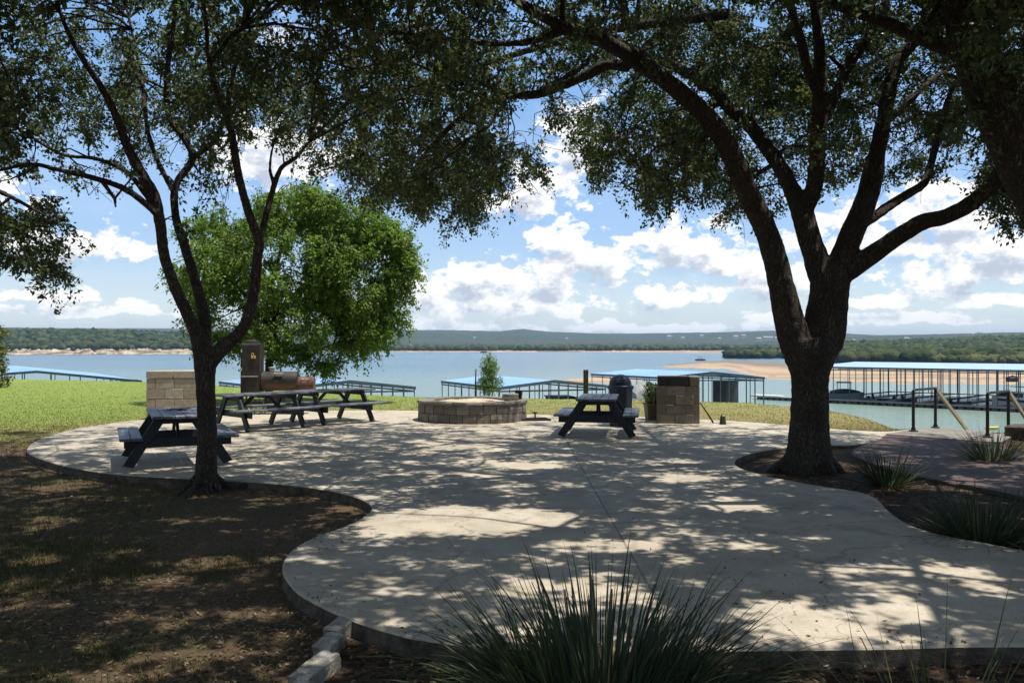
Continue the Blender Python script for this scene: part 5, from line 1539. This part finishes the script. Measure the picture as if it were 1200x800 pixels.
dock('wide dock with a sky blue roof at the left edge, seen over the lawn', (-59, 88), (-35.4, 81.5), (-15, 22), -.80, (8, 5, 5))
A5 = P(958, 0, 132)[:2]; B5 = P(1330, 0, 103.5)[:2]
bk5 = np.array([-(B5 - A5)[1], (B5 - A5)[0]]); bk5 = bk5 / np.linalg.norm(bk5)
if bk5[1] < 0: bk5 = -bk5
t5 = thing('boat_dock', 'long low covered dock with a pale blue roof on many thin posts, behind the handrails', 'dock', (A5[0], A5[1], WATER), 0, 'covered boat docks with blue roofs')
ax5 = B5 - A5; L5 = np.linalg.norm(ax5); u5 = ax5 / L5; D5 = 30.0
l5 = lambda s, dp, z: (u5[0] * s + bk5[0] * dp, u5[1] * s + bk5[1] * dp, z - WATER)
a = MB(); z0, z1 = -1.50, -.98
vs = [l5(-.6, -.6, z0), l5(L5 + .6, -.6, z0), l5(L5 + .6, D5 / 2, z1), l5(-.6, D5 / 2, z1), l5(L5 + .6, D5 + .6, z0), l5(-.6, D5 + .6, z0)]
vs += [(p[0], p[1], p[2] - .12) for p in vs]
a.add(vs, [(0, 1, 2, 3), (3, 2, 4, 5), (6, 9, 8, 7), (9, 11, 10, 8), (0, 6, 7, 1), (1, 7, 8, 2), (2, 8, 10, 4), (4, 10, 11, 5), (5, 11, 9, 3), (3, 9, 6, 0)])
rf = a.build('roof', M['roof_pale'], t5)
a = MB(); a.bar(l5(-.6, -.66, z0 - .08), l5(L5 + .6, -.66, z0 - .08), .06, .22); a.build('roof_trim', M['roof_trim'], rf)
def post5(s, dp, w):
    a = MB(); zt = z0 + (z1 - z0) * (1 - abs(dp / (D5 / 2) - 1)) - .14; c = l5(s, dp, 0)
    a.box((c[0], c[1], (zt - WATER + .4) / 2), (w, w, zt - WATER - .4)); a.build('post', M['roof_trim'], t5)
for k in range(17):
    post5(L5 * k / 16, 0, .10 if k % 2 else .075)
for k in range(32): post5(L5 * (k + .35) / 32, 7.0, .08)
for k in range(30): post5(L5 * (k + .7) / 30, D5 / 2, .09)
for k in range(17): post5(L5 * (k + .5) / 17, D5, .11)
a = MB()
for dp in (0, 7.0, D5 / 2, D5): a.bar(l5(0, dp, -2.0), l5(L5, dp, -2.0), .07, .12)
a.build('beams', M['roof_trim'], t5)
a = MB(); a.bar(l5(-11, -.2, WATER + .50), l5(L5 + 1, -.2, WATER + .50), 1.7, .14); a.bar(l5(0, D5, WATER + .5), l5(L5, D5, WATER + .5), 1.6, .14)
for k in range(9): a.bar(l5(L5 * k / 8, .8, WATER + .505), l5(L5 * k / 8, D5 - .8, WATER + .505), .9, .14)
a.build('deck', M['dock_deck'], t5)
a = MB()
for k in range(48):
    c = l5(-10 + (L5 + 10) * (k + .5) / 48, -.3, 0); a.box((c[0], c[1], .2), (.75, 1.3, .46), rz=math.atan2(u5[1], u5[0]), bev=.07)
a.build('floats', M['dock_float'], t5)
a = MB(); c = l5(-8.5, .3, 0); a.box((c[0], c[1], .66), (5.0, 1.6, .10), rz=math.atan2(u5[1], u5[0])); a.build('gangway', M['boat_white'], t5)

# ------------------------------------------------------------------ boats
def hull(a, L, Wd, H, mi=0, sheer=.25):
    st = [(-.5, .82, 0), (-.3, .95, .0), (0, 1, .02), (.25, .82, .10), (.4, .5, .2), (.5, .04, sheer)]
    vs = []
    for (x, w, up) in st:
        hw = Wd / 2 * w
        vs += [(x * L, -hw, H + up * H), (x * L, -hw * .72, .02 + up * H * .6), (x * L, 0, -.12 + up * H), (x * L, hw * .72, .02 + up * H * .6), (x * L, hw, H + up * H)]
    fs = []
    for i in range(len(st) - 1):
        for j in range(4): fs.append((i * 5 + j, i * 5 + j + 1, i * 5 + 5 + j + 1, i * 5 + 5 + j))
        fs.append((i * 5 + 4, i * 5, i * 5 + 5, i * 5 + 9))
    fs += [(0, 1, 2, 3, 4), tuple(len(vs) - 5 + k for k in (4, 3, 2, 1, 0))]
    a.add(vs, fs, mi)
def cover(a, L, Wd, z, h, x0=-.45, x1=.42):
    n = 7; vs = []
    for i in range(n):
        t_ = i / (n - 1); x = (x0 + (x1 - x0) * t_) * L; w = Wd / 2 * (.98 if t_ < .6 else .98 - (t_ - .6) * 1.4); hh = h * (math.sin(math.pi * (.12 + .76 * t_)) ** .7)
        for (yy, zz) in ((-1, 0), (-.75, .6), (0, 1), (.75, .6), (1, 0)): vs.append((x, yy * w, z + zz * hh))
    fs = []
    for i in range(n - 1):
        for j in range(4): fs.append((i * 5 + j, i * 5 + 5 + j, i * 5 + 6 + j, i * 5 + 1 + j))
        fs.append((i * 5, i * 5 + 4, i * 5 + 9, i * 5 + 5))
    fs += [(0, 1, 2, 3, 4), tuple(len(vs) - 5 + k for k in (4, 3, 2, 1, 0))]
    a.add(vs, fs)
def motorboat(name, label, c, rz, L, Wd, H, hm, kind):
    up = 1.5 if kind == 'covered' else 0
    t = thing(name, label, 'boat', (c[0], c[1], WATER + up), rz, 'boats moored at the docks')
    if up:
        a = MB()
        for x in (-.3, .25):
            a.box((x * L, 0, .0), (.16, Wd, .16))
            for s_ in (-1, 1): a.box((x * L, s_ * Wd * .42, -.9), (.14, .14, 1.9))
        a.build('lift_cradle', M['dock_post'], t)
    a = MB(); hull(a, L, Wd, H); a.build('hull', M[hm], t, smooth=False)
    if kind == 'bimini':
        a = MB(); cover(a, L, Wd, H, .40 * H + .3); a.build('canvas_cover', M['boat_dark'], t)
        a = MB(); a.box((-.05 * L, 0, H + 1.75), (L * .42, Wd * .8, .16), bev=.03); a.build('sun_canopy', M['boat_dark'], t)
        a = MB()
        for x in (-.24, .14):
            for y in (-.36, .36): a.tube([(x * L, y * Wd, H * .9), (x * L, y * Wd, H + 1.75)], .035, 6)
        a.build('canopy_frame', M['dock_post'], t)
    elif kind == 'cruiser':
        a = MB(); cb = [( -.36, .74, 0), (.26, .66, 0)]
        x0, x1 = -.34 * L, .24 * L; w = Wd * .36; z = H; h = 1.0
        a.add([(x0, -w, z), (x1 + .7, -w, z), (x1 + .7, w, z), (x0, w, z), (x0, -w * .9, z + h), (x1 - .5, -w * .85, z + h), (x1 - .5, w * .85, z + h), (x0, w * .9, z + h)], [(3, 2, 1, 0), (4, 5, 6, 7), (0, 1, 5, 4), (1, 2, 6, 5), (2, 3, 7, 6), (3, 0, 4, 7)])
        cbn = a.build('cabin', M['boat_white'], t)
        a = MB()
        for s in (-1, 1): a.add([(x0 + .2, s * (w + .01), z + .3), (x1 + .35, s * (w + .01), z + .3), (x1 - .45, s * (w * .87 + .02), z + h - .12), (x0 + .2, s * (w * .915 + .02), z + h - .12)], [(0, 1, 2, 3) if s < 0 else (3, 2, 1, 0)])
        a.build('side_window', M['boat_glass'], cbn)
        a = MB(); a.add([(x1 + .62, -w * .9, z + .12), (x1 + .62, w * .9, z + .12), (x1 - .36, w * .76, z + h - .08), (x1 - .36, -w * .76, z + h - .08)], [(0, 1, 2, 3)]); a.build('windscreen', M['boat_glass'], cbn)
        a = MB(); a.tube([(-.2 * L, -w, H + h), (-.22 * L, -w, H + h + .7), (-.22 * L, w, H + h + .7), (-.2 * L, w, H + h)], .05, 6); a.box((-.12 * L, 0, H + h + .72), (L * .3, w * 1.9, .06)); a.build('radar_arch', M['boat_white'], t)
        a = MB(); a.bar((-.48 * L, -Wd * .47, H - .16), (.2 * L, -Wd * .5, H - .12), .04, .3); a.bar((-.48 * L, Wd * .47, H - .16), (.2 * L, Wd * .5, H - .12), .04, .3); a.build('hull_stripe', M['boat_dark'], t)
    elif kind == 'covered':
        a = MB(); cover(a, L, Wd * 1.02, H - .02, .9 * H + .35, -.49, .46); a.build('canvas_cover', M['boat_grey' if hm == 'boat_white' else 'boat_dark'], t)
    elif kind == 'low':
        a = MB(); a.box((-.1 * L, 0, H + .2), (.4, .5, .5), bev=.08); a.box((.12 * L, 0, H + .35), (.3, .3, .8), bev=.08); a.build('seat', M['boat_dark'], t)
        a = MB(); a.add([(.2 * L, -.3, H), (.2 * L, .3, H), (.14 * L, .3, H + .5), (.14 * L, -.3, H + .5)], [(0, 1, 2, 3)]); a.build('windscreen', M['boat_glass'], t)
    return t
ra = math.atan2(u5[1], u5[0])
pl = lambda px, d: P(px, 0, d)[:2]
motorboat('motorboat', 'dark covered motorboat with a bimini canopy just right of the oak trunk', pl(991, 135), ra + .35, 5.2, 2.2, 1.15, 'boat_green', 'bimini')
motorboat('cabin_cruiser', 'white cabin cruiser with dark windows moored at the right edge', pl(1188, 118), ra + math.pi - .5, 7.4, 2.6, 1.35, 'boat_white', 'cruiser')
motorboat('low_boat', 'low dark open boat just left of the left handrail under the long dock roof', pl(1052, 129.5), ra, 5.6, 1.9, .6, 'boat_dark', 'low')
motorboat('low_boat', 'low dark open boat between the two handrails under the long dock roof', pl(1118, 122), ra + .1, 4.4, 1.8, .65, 'boat_dark', 'low')
motorboat('jet_ski', 'small pale jet ski beside the covered motorboat on the long dock', pl(1020, 132), ra, 3.0, 1.0, .5, 'boat_grey', 'low')
motorboat('covered_boat', 'boat under a grey canvas cover between the bin and the brown barbecue', pl(757, 92), .5, 4.2, 2.4, 1.6, 'boat_white', 'covered')
motorboat('covered_boat', 'boat under a black canvas cover right of the green sapling', pl(612, 72), .3, 3.4, 2.2, 1.2, 'boat_dark', 'covered')
motorboat('covered_boat', 'boat under a dark canvas cover just left of the timber post', pl(670, 74.5), .2, 3.8, 2.3, 1.3, 'boat_dark', 'covered')
for nm, lab, px, d, size, hz_ in (('dock_shed', 'dark panelled shed under the dock roof right of the brown barbecue', 850, 94, (1.7, 2.2, 4.3), .45), ('dock_shed', 'dark blue storage cabin under the dock roof left of the timber post', 655, 75.5, (2.0, 2.0, 3.7), .45)):
    q = pl(px, d)
    t = thing(nm, lab, 'shed', (q[0], q[1], WATER + .48), .5 if px > 700 else .2)
    a = MB(); a.box((0, 0, size[2] / 2), size, bev=.03); a.build('wall', M['shed' if px > 700 else 'boat_dark'], t)
    a = MB(); a.box((0, 0, size[2] + .05), (size[0] + .2, size[1] + .2, .1)); a.build('roof', M['roof_trim'], t)
    a = MB(); a.box((.2, -size[1] / 2 - .02, 1.0), (.8, .05, 1.95)); a.build('door', M['dock_post'], t)
t = motorboat('kayak', 'small bright yellow kayak floating near the right handrail', G(1163, 503, WATER)[:2], .2, 1.5, .7, .25, 'yellow', 'none')
t = motorboat('pontoon_boat', 'tiny dark boat far out off the tip of the sand spit', wd_p(821, 422.4) if False else P(821, 0, 500)[:2], .1, 6, 2.6, .6, 'boat_dark', 'bimini')
t = motorboat('pontoon_boat', 'tiny dark boat far off near the pale far shore behind the sapling', P(567, 0, 1040)[:2], .1, 9, 3.5, 1.2, 'boat_dark', 'bimini')
t = motorboat('pontoon_boat', 'tiny dark boat on the lake before the sand at the far right edge', P(1187, 0, 205)[:2], .2, 3.0, 1.8, .9, 'boat_dark', 'bimini')

# ------------------------------------------------------------------ air
hz = MB(); hz.box((0, 1000, 47), (11000, 11000, 126))
m = bpy.data.materials.new('haze_air'); m.use_nodes = True
for n_ in list(m.node_tree.nodes):
    if n_.type == 'BSDF_PRINCIPLED': m.node_tree.nodes.remove(n_)
nt = NT(m.node_tree)
pvn = nt.n('ShaderNodeVolumePrincipled'); pvn.inputs['Color'].default_value = (.40, .62, 1, 1); pvn.inputs['Density'].default_value = .0001; pvn.inputs['Anisotropy'].default_value = .1
out = [n for n in m.node_tree.nodes if n.type == 'OUTPUT_MATERIAL'][0]
m.node_tree.links.new(pvn.outputs[0], out.inputs['Volume'])
USE_HAZE = True
if USE_HAZE:
    setting(hz.build('haze', m), 'stuff')
